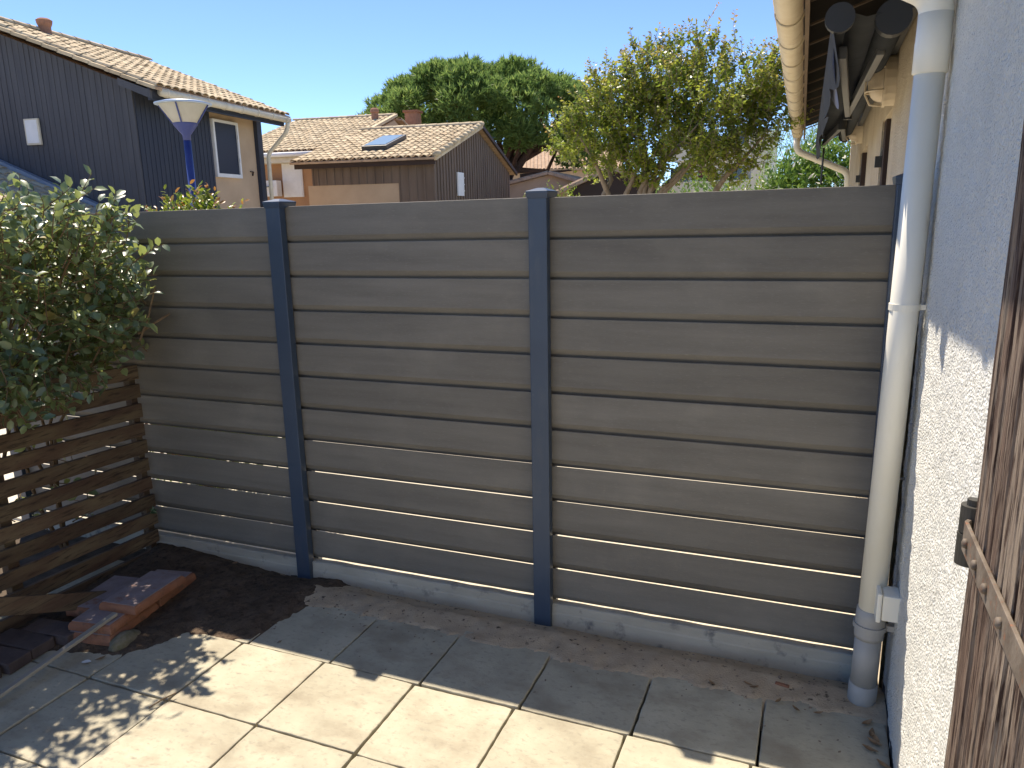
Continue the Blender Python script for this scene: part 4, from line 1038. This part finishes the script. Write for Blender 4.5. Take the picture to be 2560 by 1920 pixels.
# ---- brown clad house in the middle
K = far(1080, 395, 20.0); B = Frame(K)
bh = thing('brown_clad_house', 'brown board clad house with tiled roof, skylight and white gable shutter', 'house', tuple(B(4, -2, -0.05)))
BZ = K[2]+0.02; RS = 4.35; RZ = onp(1197, 315, K, G_)[2]; bs = (RZ-BZ)/RS; TL = B.local(onp(735, 407, K, E_))[1]
bz = lambda s: BZ+s*bs if s < RS else RZ-(s-RS)*bs
mb = MB(); mb.prism([B(0.40, -0.12, -0.05), B(8.4, -0.12, -0.05), B(8.4, -0.12, bz(8.4)-0.12), B(RS, -0.12, RZ-0.12), B(0.40, -0.12, bz(0.4)-0.12)], G_*(TL+0.45)); mb.build('wall', M_plaster, bh)
s_ = 0.34; k = 0
while s_ < 8.4:
    w = 0.245; s1 = min(s_+w, 8.42); tops = [B(s_, -0.118, bz(s_)-0.10), B(s1, -0.118, bz(s1)-0.10)]
    pol = [B(s_, -0.118, -0.05), B(s1, -0.118, -0.05), tops[1]] + ([B(RS, -0.118, RZ-0.10)] if s_ < RS < s1 else []) + [tops[0]]
    MB().prism(pol, G_*0.03).build('board', M_brownclad, bh)
    mb = MB(); B.box(mb, s_-0.022, s_+0.022, -0.0875, -0.060, -0.05, bz(s_)-0.11); mb.build('batten', M_brownclad, bh); s_ += w; k += 1
FZ = B.local(onp(900, 461, B(0.4, 0, 0), E_))[2]; FT0 = B.local(onp(773, 490, B(0.4, 0, 0), E_))[1]; FT1 = B.local(onp(1000, 480, B(0.4, 0, 0), E_))[1]
t = -0.12
while t > TL+0.35:
    w = 0.235; t0 = max(t-w, TL+0.33); zb = FZ if (t0 > FT0-0.2 and t < FT1+0.08) else -0.05
    mb = MB(); B.box(mb, 0.365, 0.398, t0+0.004, t, zb, bz(0.4)-0.14); mb.build('board', M_brownclad, bh)
    mb = MB(); B.box(mb, 0.345, 0.3645, t0-0.02, t0+0.02, zb, bz(0.4)-0.14); mb.build('batten', M_brownclad, bh); t -= w
mb = MB(); B.box(mb, 0.385, 0.399, FT0, FT1, -0.05, FZ-0.002); mb.build('plaster_panel', M_plaster, bh)
mb = MB(); B.box(mb, 0.03, 0.06, TL-0.02, 0.06, BZ-0.17, BZ+0.0); mb.build('fascia_board', M_darkbrown, bh)
mb = MB(); mb.prism([B(0.06, 0, BZ-0.16), B(0.38, 0, BZ-0.05), B(0.38, 0, BZ-0.03), B(0.06, 0, BZ-0.13)], G_*TL); mb.build('soffit', M_darkbrown, bh)
vdb = unit(E_+Z_*bs); nub = int(round((0.1-TL)/0.215))
tiled_slope(bh, B(-0.05, 0.10, BZ+0.0), -G_, vdb, nub, 14, limit=300, dv=(RS/math.cos(math.atan(bs)))/14)
vdr = unit(-E_+Z_*bs)
tiled_slope(bh, B(8.75, 0.10-6*0.215, BZ), G_, vdr, 6, 13, limit=0, deck=True, dv=(RS/math.cos(math.atan(bs)))/13)
mb = MB(); A0 = B(-0.05, 0.10, BZ-0.03); A1 = B(RS, 0.10, RZ-0.01); A2 = B(8.75, 0.10, BZ-0.03)
mb.bar(A0, A1, 0.06, 0.10); mb.build('verge_board', M_tile, bh); mb = MB(); mb.bar(A1, A2, 0.06, 0.11); mb.build('verge_board', M_darkbrown, bh)
for (a_, b_) in ((A0, A1),):
    for q in range(13):
        p = a_+(b_-a_)*q/13+Z_*0.09; pp = a_+(b_-a_)*(q+1.1)/13+Z_*0.07; ridge = MB().tube([p, pp], [0.085, 0.07], 8).build('verge_tile', M_tile, bh, smooth=True)
ridge_tiles(bh, B(RS, 0.12, RZ+0.05), B(RS, TL, RZ+0.05))
# white shutter on the gable
p1 = B.local(onp(1141, 430, B(0, -0.06, 0), G_)); p2 = B.local(onp(1158, 490, B(0, -0.06, 0), G_))
mb = MB(); B.box(mb, p1[0], p2[0], -0.058, -0.02, p2[2], p1[2]); sh_ = mb.build('shutter', M_white, bh)
for zz in (0.22, 0.5, 0.78):
    mb = MB(); B.box(mb, p2[0]-0.06, p2[0]+0.04, -0.0195, -0.008, p2[2]+(p1[2]-p2[2])*zz-0.012, p2[2]+(p1[2]-p2[2])*zz+0.012); mb.build('hinge', M_white, sh_)
# skylight
nb = np.cross(-G_, vdb); nb = nb if nb[2] > 0 else -nb
c0 = onp(905, 372, B(0, 0, BZ+0.12), nb); c1 = onp(963, 372, B(0, 0, BZ+0.12), nb); c2 = onp(1003, 343, B(0, 0, BZ+0.12), nb)
l0 = B.local(c0); l1 = B.local(c1); l2 = B.local(c2); sk0, sk1, tk0, tk1 = l0[0], l2[0], l0[1], l1[1]
SP = lambda s, t, h: B(s, t, BZ+s*bs)+nb*h
mb = MB(); mb.prism([SP(sk0, tk0, .05), SP(sk0, tk1, .05), SP(sk1, tk1, .05), SP(sk1, tk0, .05)], nb*0.14); skl = mb.build('skylight', M_black, bh, bevel=0.015)
mb = MB(); d_ = .07; mb.prism([SP(sk0+d_, tk0+d_, .1915), SP(sk0+d_, tk1-d_, .1915), SP(sk1-d_, tk1-d_, .1915), SP(sk1-d_, tk0+d_, .1915)], nb*0.01); mb.build('pane', M_skyglass, skl)

# ---- ochre house behind
K2 = far(700, 380, 27.0); R_ = Frame(K2)
rh = thing('ochre_house', 'ochre plastered house with tiled roof, white shutter and clay chimney behind the brown house', 'house', tuple(R_(4, 0.5, -0.05)))
OZ = K2[2]; OS = 5.0; ORZ = onp(985, 292, R_(OS, 0, 0), E_)[2]; os_ = (ORZ-OZ)/OS; OT0, OT1 = -2.2, 2.1
oz = lambda s: OZ+s*os_ if s < OS else ORZ-(s-OS)*os_
mb = MB(); mb.prism([R_(0.5, OT0, -0.05), R_(9.5, OT0, -0.05), R_(9.5, OT0, oz(9.5)-0.1), R_(OS, OT0, ORZ-0.1), R_(0.5, OT0, oz(0.5)-0.1)], G_*(OT1-OT0-0.08)); mb.build('wall', M_orange, rh)
mb = MB(); mb.prism([R_(0.6, OT1-0.078, oz(.6)-.8), R_(9.4, OT1-0.078, oz(9.4)-.8), R_(9.4, OT1-0.078, oz(9.4)-.12), R_(OS, OT1-0.078, ORZ-.12), R_(0.6, OT1-0.078, oz(.6)-.12)], G_*0.02); mb.build('gable_render', M_plaster, rh)
tiled_slope(rh, R_(-0.05, OT1, OZ), -G_, unit(E_+Z_*os_), int((OT1-OT0)/0.215), 15, limit=300, dv=(OS/math.cos(math.atan(os_)))/15)
tiled_slope(rh, R_(10.05, OT1-0.9, OZ), G_, unit(-E_+Z_*os_), 5, 15, limit=0)
ridge_tiles(rh, R_(OS, OT0, ORZ+0.05), R_(OS, OT1, ORZ+0.05))
mb = MB(); mb.bar(R_(-0.05, OT1+.02, OZ+.06), R_(OS, OT1+.02, ORZ+.06), 0.14, 0.09); mb.build('verge_tile', M_tile, rh)
MB().tube([R_(-0.13, OT0, OZ-0.10), R_(-0.13, OT1, OZ-0.10)], 0.075, 12).build('gutter', M_white, rh, smooth=True)
mb = MB(); R_.box(mb, 0.0, 0.49, OT0, OT1-.1, OZ-0.34, OZ-0.17); mb.build('cornice', M_cream, rh)
q1 = R_.local(onp(703, 402, R_(0.45, 0, 0), E_)); q2 = R_.local(onp(760, 492, R_(0.45, 0, 0), E_))
mb = MB(); R_.box(mb, 0.44, 0.498, q1[1], q2[1], q2[2], q1[2]); ss = mb.build('roller_shutter', M_white, rh)
for q in range(12):
    mb = MB(); z0 = q2[2]+(q1[2]-q2[2])*q/12; R_.box(mb, 0.428, 0.4395, q1[1]+.04, q2[1]-.04, z0+0.012, z0+(q1[2]-q2[2])/12-0.004); mb.build('slat', M_white, ss)
ac = R_.local(onp(697, 468, R_(0.3, 0, 0), E_))
mb = MB(); R_.box(mb, 0.12, 0.42, ac[1]-0.5, ac[1]+0.04, ac[2]-0.30, ac[2]+0.22); acb = mb.build('air_conditioner', M_white, rh, bevel=0.02)
MB().lathe([(0.14, 0.0), (0.15, 0.02), (0.0, 0.02)], tuple(R_(0.11, ac[1]-0.25, ac[2])), 12).build('fan_grille', M_black, acb)
cp1 = R_.local(onp(1011, 276, R_(6.2, 0, 0), E_)); cp2 = R_.local(onp(1041, 276, R_(6.2, 0, 0), E_))
mb = MB(); R_.box(mb, 6.2, 6.7, cp1[1], cp2[1], 3.0, cp1[2]-0.08); cbo = mb.build('chimney', M_brick, rh)
mb = MB(); R_.box(mb, 6.13, 6.77, cp1[1]-.06, cp2[1]+.06, cp1[2]-0.0795, cp1[2]); mb.build('chimney_cap', M_terra, cbo)
cv = R_.local(onp(938, 305, R_(4.4, 0, 0), E_)); cb = R_(4.4, cv[1], 0)
MB().lathe([(0.13, oz(4.4)), (0.13, oz(4.4)+0.28), (0.17, oz(4.4)+0.30), (0.16, oz(4.4)+0.40), (0.10, oz(4.4)+0.46), (0, oz(4.4)+0.46)], (cb[0], cb[1], 0), 12).build('chimney_pot', M_brick, rh)

# ---- far houses seen between the gable and the trees
def far_house(name, label, u_l, u_a, u_r, v_e, v_a, D, depth, wallm, roofm=M_tilefar, rot=0.0):
    """gable facing the camera; left/right eave and apex pixels at distance D"""
    pl_, pa, pr_ = far(u_l, v_e, D), far(u_a, v_a, D), far(u_r, v_e, D)
    back = unit(np.array((pa[0]-CAM[0], pa[1]-CAM[1], 0)))
    c, s = math.cos(rot), math.sin(rot); back = np.array((c*back[0]-s*back[1], s*back[0]+c*back[1], 0)); 
    t = thing(name, label, 'house', (pa[0], pa[1], -0.05))
    gnd = lambda p: np.array((p[0], p[1], -0.05))
    MB().prism([gnd(pl_), gnd(pr_), pr_, pa, pl_], back*depth).build('wall', wallm, t)
    for (a, b) in ((pl_, pa), (pr_, pa)):
        d = unit(a-b); e = a+d*0.35; up_ = np.array((0, 0, 0.10))
        nn = unit(np.cross(back, d)); nn = nn if nn[2] > 0 else -nn
        mb = MB(); mb.prism([e-back*0.3+nn*.01, b-back*0.3+nn*.01, b-back*0.3+nn*0.12, e-back*0.3+nn*0.12], back*(depth+0.5)); rf = mb.build('roof', roofm, t)
        vs = []; fs = []; L_ = np.linalg.norm(e-b); n = int(depth/0.24)
        for k in range(n):
            p = e-back*0.3+nn*0.121+back*(k+.5)*0.24
            for (w_, q_) in ((0.10, p), (0.10, p-d*L_)):
                for kk in range(4):
                    aa = math.pi*kk/3; vs.append(tuple(q_+back*w_*math.cos(aa)+nn*0.06*math.sin(aa)))
            b0 = k*8
            for kk in range(3): fs.append((b0+kk, b0+kk+1, b0+4+kk+1, b0+4+kk))
        make('roof_tiles', vs, fs, roofm, t, kind='stuff')
    return t, pl_, pa, pr_, back
def eave_house(name, label, u0, u1, v_e, v_r, D, depth, wallm, roofm=M_tilefar):
    """eaves facing the camera, ridge half the depth behind"""
    p0, p1 = far(u0, v_e, D), far(u1, v_e, D); w = np.array((p1[0]-p0[0], p1[1]-p0[1], 0)); Lw = np.linalg.norm(w); w /= Lw
    back = np.array((-w[1], w[0], 0)); zr = far((u0+u1)/2, v_r, D+depth/2)[2]; ze = p0[2]
    t = thing(name, label, 'house', (p0[0]+w[0]*Lw/2, p0[1]+w[1]*Lw/2, -0.05))
    a = np.array((p0[0], p0[1], 0.0)); P3 = lambda s_, z: a+back*s_+Z_*z
    MB().prism([P3(0.4, -0.05), P3(depth-0.4, -0.05), P3(depth-0.4, ze), P3(depth/2, zr-0.1), P3(0.4, ze)], w*Lw).build('wall', wallm, t)
    MB().prism([P3(0, ze), P3(depth/2, zr), P3(depth, ze), P3(depth, ze+0.1), P3(depth/2, zr+0.12), P3(0, ze+0.1)], w*Lw).build('roof', roofm, t)
    vs = []; fs = []; n = int(Lw/0.24); up_ = unit(P3(depth/2, zr)-P3(0, ze)); nn = np.cross(w, up_); nn = nn if nn[2] > 0 else -nn
    for k in range(n):
        for (q_) in (P3(0, ze+0.1)+w*(k+.5)*0.24, P3(depth/2, zr+0.12)+w*(k+.5)*0.24):
            for kk in range(4): aa = math.pi*kk/3; vs.append(tuple(q_+w*0.10*math.cos(aa)+nn*0.06*math.sin(aa)))
        for kk in range(3): fs.append((k*8+kk, k*8+kk+1, k*8+5+kk, k*8+4+kk))
    make('roof_tiles', vs, fs, roofm, t, kind='stuff')
eave_house('tan_house', 'distant tan house with broad pale tiled roof behind the umbrella pine', 1130, 1560, 432, 372, 50, 9, M_plaster)
far_house('beige_gable_house', 'small beige gabled house beyond the brown clad gable', 1262, 1374, 1475, 466, 437, 34, 8, M_plaster, rot=-0.25)
dh = far_house('dark_brown_house', 'dark brown house with tiled roof half hidden by the crape myrtle', 1385, 1530, 1680, 492, 425, 27, 6, M_darkbrown)
pw = far(1408, 478, 26.8); bk = dh[4]; sdv = np.cross(bk, Z_)
mb = MB(); mb.bar(pw-Z_*0.5, pw+Z_*0.12, 0.36, 0.1, up=tuple(bk)); mb.build('window', M_orange, dh[0])
ht = far(1440, 484, 24); bush_cloud('far_shrub', 'pale green shrub beside the dark brown house', 'shrub', (ht[0], ht[1], -0.05), (ht[0]-0.8, ht[1], 1.3), (1.0, 0.6, 1.1), 200, 6, 0.12, M_photinia, lambda q, w, d: 0.0, shape='diamond')

# ---- white apartment block far right
apx0, apx1, apx2 = far(1690, 470, 55), far(1875, 470, 55), far(1938, 470, 55)
ap = thing('white_apartment_block', 'white apartment block with balconies far behind the crape myrtle', 'building', (apx1[0], apx1[1], -0.05))
dx = unit(apx2-apx1); dx = np.array((dx[0], dx[1], 0)); by_ = np.array((-dx[1], dx[0], 0)); o_ = np.array((apx0[0], apx0[1], 0)); wl = np.linalg.norm((apx1-apx0)[:2]); wr_ = np.linalg.norm((apx2-apx1)[:2])
bx = lambda mb, a, b, c, d, z0, z1: mb.prism([o_+dx*a+by_*c, o_+dx*b+by_*c, o_+dx*b+by_*d, o_+dx*a+by_*d][0:4] if False else [o_+dx*a+by_*c+Z_*z0, o_+dx*b+by_*c+Z_*z0, o_+dx*b+by_*d+Z_*z0, o_+dx*a+by_*d+Z_*z0], (0, 0, z1-z0))
mb = MB(); bx(mb, 0, wl, 0.9, 8, -0.05, 6.6); mb.build('wall', M_apt, ap)
mb = MB(); bx(mb, wl+.01, wl+wr_*0.55, 0.0, 8, -0.05, 6.9); mb.build('stair_tower', M_cream, ap); mb = MB(); bx(mb, wl+wr_*0.55+.01, wl+wr_, 0.3, 8, -0.05, 6.8); mb.build('end_wall', M_apt, ap)
for z0 in (0.4, 2.9, 5.2):
    for k in range(3):
        a = wl-0.4-1.9*k
        mb = MB(); bx(mb, a-1.2, a, 0.86, 0.899, z0+0.2, z0+1.7); w_ = mb.build('window', M_redshut if k == 1 else M_glassdark, ap)
    mb = MB(); bx(mb, wl-5.8, wl-0.02, 0.0, 0.85, z0-0.15, z0); bl = mb.build('balcony', M_apt, ap); mb = MB(); bx(mb, wl-5.8, wl-0.02, 0.0, 0.08, z0+0.001, z0+0.75); mb.build('balcony_parapet', M_cream, bl)

# ================================================================== TREES
def umbrella_pine():
    c = far(1200, 290, 38); cx, cy = c[0], c[1]
    tb = far(1262, 440, 38.0)
    t = thing('umbrella_pine', 'broad umbrella pine with dense dark green crown behind the houses', 'tree', (tb[0], tb[1], -0.05))
    side = np.array((_cy, -_sy, 0)); dep = np.array((-_sy*0-side[1], side[0], 0))
    wood = MB(); fork = np.array((tb[0], tb[1], 3.6))
    base = np.array((tb[0]+0.5*side[0], tb[1], -0.05))
    wood.tube([base, base+np.array((0, 0, 1.8)), fork], [0.42, 0.36, 0.32], 12)
    W = 5.15; zc = far(1200, 318, 38)[2]; zt = far(1190, 165, 38)[2]; Ht = zt-zc
    cl = []
    for k in range(150):
        a = RNG.uniform(0, 2*math.pi); r = math.sqrt(RNG.random()); el_ = math.sqrt(max(0, 1-r**2.4))
        p = np.array((cx, cy, zc))+side*(r*W*math.cos(a))+dep*(r*W*0.9*math.sin(a))+Z_*(Ht*el_*RNG.uniform(0.72, 1.0)-0.25)
        cl.append((p, RNG.uniform(0.55, 0.95)))
    for k in range(55):          # underside, sparser
        a = RNG.uniform(0, 2*math.pi); r = math.sqrt(RNG.uniform(0.25, 1))
        cl.append((np.array((cx, cy, zc))+side*(r*W*0.95*math.cos(a))+dep*(r*W*0.85*math.sin(a))+Z_*RNG.uniform(-0.9, 0.3), RNG.uniform(0.45, 0.75)))
    for k in range(12):
        s_ = RNG.uniform(0.75, 1.02); cl.append((np.array((cx, cy, zc))+side*(W*s_)+dep*RNG.uniform(-2, 2)+Z_*RNG.uniform(-1.6, 0.2), 0.6))
    for k in range(16):
        p = cl[int(RNG.integers(0, len(cl)))][0]; m_ = fork*0.45+p*0.55+np.array((0, 0, -0.55))+RNG.normal(0, .2, 3)
        wood.tube([fork+RNG.normal(0, .08, 3), fork*0.7+m_*0.3+np.array((0, 0, .15)), m_, p], [0.22, 0.16, 0.11, 0.04], 7, caps=False)
    # low leaning limbs on the right of the trunk
    for (u1, v1, u2, v2, w_) in ((1290, 425, 1380, 330, .2), (1275, 415, 1345, 345, .16), (1300, 440, 1430, 425, .10), (1265, 420, 1180, 345, .15)):
        a = far(u1, v1, 37.5); b = far(u2, v2, 37.5); wood.tube([a, (a+b)/2+RNG.normal(0, .15, 3), b], [w_, w_*.75, w_*.4], 7, caps=False)
    wood.build('trunk', M_pinebark, t, smooth=True)
    P = []; D = []; rn = []; tp = []
    for (p, r) in cl:
        cr_ = RNG.random()*0.5; n = int(95*r*r/0.5)
        d = unit(RNG.normal(0, 1, (n, 3))); rad = r*RNG.uniform(0.45, 1.0, n)**0.5
        q = p+d*rad[:, None]*np.array((1, 1, 0.72))
        for k in range(n):
            ax = unit(d[k]*0.7+np.array((0, 0, 0.75))+RNG.normal(0, .2, 3))
            cr2 = min(0.99, cr_+0.5*RNG.random())
            for j in range(6):
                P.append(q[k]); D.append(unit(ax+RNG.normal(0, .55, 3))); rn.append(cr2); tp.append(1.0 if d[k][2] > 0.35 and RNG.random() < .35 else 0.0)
    P = np.array(P); D = np.array(D); n = len(P)
    v, f, idx = leaf_cloud(P, D, unit(RNG.normal(0, 1, (n, 3))), RNG.uniform(0.20, 0.36, n), np.full(n, 0.075), shape='needle')
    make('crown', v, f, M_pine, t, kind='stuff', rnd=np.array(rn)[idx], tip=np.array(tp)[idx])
umbrella_pine()

def crape_myrtle():
    D0 = 10.0; b0 = far(1640, 480, D0); bx_, by0 = b0[0], b0[1]
    t = thing('crape_myrtle', 'multi-stemmed crape myrtle with bronze-green leaves and red shoot tips behind the fence', 'tree', (bx_, by0, -0.05))
    side = np.array((_cy, -_sy, 0)); dep = np.array((-side[1], side[0], 0))
    wood = MB(); C0 = far(1665, 290, D0)
    PX = lambda u_, v_, dd=0.0: far(u_, v_, D0)+dep*dd
    stems = [((1610, 480), (1622, 430), (1600, 340), (1560, 250)), ((1625, 480), (1640, 420), (1680, 380), (1750, 300)), ((1600, 480), (1618, 440), (1612, 370), (1540, 300)), ((1650, 480), (1700, 430), (1780, 370), (1880, 300)), ((1660, 480), (1700, 440), (1730, 400), (1760, 330)),
             ((1520, 485), (1500, 440), (1480, 400), (1440, 340)), ((1565, 485), (1585, 440), (1560, 400), (1520, 340)), ((1790, 475), (1812, 440), (1850, 400), (1900, 340)), ((1510, 485), (1530, 450), (1520, 400), (1460, 370)), ((1625, 480), (1660, 430), (1660, 330), (1680, 220))]
    for st_ in stems:
        dd = RNG.uniform(-.3, .3); pts = [PX(u_, v_, dd*(k/3)) for k, (u_, v_) in enumerate(st_)]
        foot = pts[0].copy(); foot = np.array((bx_+(foot[0]-bx_)*0.6, by0+(foot[1]-by0)*0.6, -0.05))
        wood.tube([foot]+pts, [0.05, 0.038, 0.03, 0.022, 0.01], 8, caps=False)
    # outline of the crown in the photograph's directions, as rough ellipsoids
    blobs = [(1640, 300, 0.95, 0.75), (1760, 260, 0.85, 0.72), (1560, 250, 0.6, 0.55), (1500, 370, 0.55, 0.5), (1680, 190, 0.65, 0.55), (1840, 330, 0.6, 0.5), (1900, 260, 0.45, 0.6), (1440, 350, 0.35, 0.35), (1600, 390, 0.5, 0.35), (1780, 390, 0.55, 0.30)]
    P = []; D = []; N_ = []; rn = []; tp = []; Ls = []
    def shoot(p, d, L, red):
        n = max(6, int(L/0.017)); q = p.copy(); dd = d.copy(); r0 = RNG.random()*0.45; pts = [p]
        for k in range(n):
            dd = unit(dd+RNG.normal(0, .06, 3)+np.array((0, 0, 0.02))); q = q+dd*L/n; w = (k+1)/n
            sidev = unit(np.cross(dd, RNG.normal(0, 1, 3)))
            P.append(q); D.append(unit(dd*0.45+sidev*0.9+np.array((0, 0, -0.1)))); N_.append(unit(np.array((0, 0, 1.0))+RNG.normal(0, .6, 3)))
            Ls.append(RNG.uniform(0.052, 0.088)*(1-0.45*w)); rn.append(min(.99, r0+0.5*RNG.random())); tp.append(min(1.0, max(0, (w-0.55)*1.9))*red*RNG.uniform(.5, 1))
            if k % 4 == 3: pts.append(q.copy())
        if len(pts) > 2: wood.tube(pts, np.linspace(0.004, 0.0015, len(pts)), 4, caps=False)
    for (u_, v_, rx, rz) in blobs:
        c = PX(u_, v_, RNG.uniform(-.25, .25)); n = int(340*rx*rz/0.4)
        for k in range(n):
            if k % 7 == 0:
                d = unit(RNG.normal(0, 1, 3)); rr = RNG.uniform(0.25, 1.0)**0.5
                pc = c+side*d[0]*rx*rr+dep*d[1]*rx*0.8*rr+Z_*d[2]*rz*rr
            p = pc+RNG.normal(0, 0.065, 3)
            lowness = (p[2]-2.2)
            dd = unit(np.array((d[0]*side[0], d[0]*side[1], 0))*0.6+dep*d[1]*0.5+Z_*(0.75+0.3*d[2])+RNG.normal(0, .25, 3))
            red = np.clip((p[2]-2.7)/1.0, 0.02, 0.7)*(1.0 if rr > .6 else 0.3)
            shoot(p-dd*0.1, dd, RNG.uniform(0.14, 0.30), red)
    # long upright shoots breaking the skyline and side sprays
    for (u1, v1, u2, v2) in ((1700, 180, 1692, 70), (1715, 170, 1715, 90), (1755, 170, 1745, 45), (1745, 130, 1755, 75), (1800, 170, 1822, 55), (1795, 200, 1812, 90), (1640, 200, 1640, 105), (1610, 220, 1612, 110), (1545, 220, 1560, 112), (1545, 230, 1522, 122),
                             (1510, 240, 1495, 160), (1500, 250, 1470, 185), (1850, 180, 1835, 105), (1870, 180, 1890, 120), (1900, 200, 1930, 125), (1920, 260, 1960, 165), (1420, 330, 1380, 285), (1400, 370, 1370, 345), (1440, 300, 1395, 240), (1410, 390, 1368, 375),
                             (1935, 300, 1965, 240), (1680, 190, 1660, 110), (1850, 200, 1862, 95), (1580, 200, 1585, 130), (1730, 120, 1735, 60), (1465, 215, 1478, 180)):
        a = PX(u1, v1, RNG.uniform(-.4, .4)); b = PX(u2, v2, RNG.uniform(-.4, .4)); shoot(a, unit(b-a), np.linalg.norm(b-a), 0.9)
    wood.build('trunk', M_palebark, t, smooth=True)
    P = np.array(P); n = len(P); Ls = np.array(Ls)
    v, f, idx = leaf_cloud(P, np.array(D), np.array(N_), Ls, Ls*0.62, shape='diamond')
    make('crown', v, f, M_myrtle, t, kind='stuff', rnd=np.array(rn)[idx], tip=np.array(tp)[idx])
crape_myrtle()

oc = far(2040, 430, 15.0)
bush_cloud('oleander_bush', 'bright green oleander bush with white flowers beyond the eaves', 'shrub', (oc[0], oc[1], -0.05), (oc[0]+0.15, oc[1], 1.35), (1.05, 0.8, 1.25), 2600, 8, 0.13, M_olean,
           lambda q, w, d: 1.0 if (w > 0.7 and RNG.random() < 0.12) else 0.0, wr=(0.30, 0.42), up=0.5, shape='diamond')
lp = far(1990, 380, 24.0)
bush_cloud('slender_conifer', 'soft green conifer between the white block and the gutter downpipe', 'tree', (lp[0], lp[1], -0.05), (lp[0], lp[1], 2.2), (0.75, 0.7, 2.2), 900, 7, 0.16, M_pine, lambda q, w, d: 0.2, wr=(0.12, 0.16), up=0.9, shape='diamond')
lp = far(2095, 350, 26.0)
bush_cloud('dense_conifer', 'dark green conifer rising behind the oleander bush', 'tree', (lp[0], lp[1], -0.05), (lp[0], lp[1], 1.9), (1.2, 0.9, 2.6), 900, 7, 0.16, M_pine, lambda q, w, d: 0.0, wr=(0.12, 0.16), up=0.9, shape='diamond')
yp = far(1850, 478, 13.0)
bush_cloud('yellow_hedge', 'low yellow-green hedge under the crape myrtle', 'hedge', (yp[0], yp[1], -0.05), (yp[0], yp[1], 1.05), (0.62, 0.45, 1.05), 420, 7, 0.07, M_photinia, lambda q, w, d: 0.0, shape='diamond')
bp_ = far(1700, 470, 22.0)
bush_cloud('background_shrub', 'green shrub mass behind the crape myrtle stems', 'shrub', (bp_[0], bp_[1], -0.05), (bp_[0]+0.6, bp_[1], 1.1), (2.0, 0.8, 1.3), 500, 6, 0.14, M_olean, lambda q, w, d: 0.0, shape='diamond')
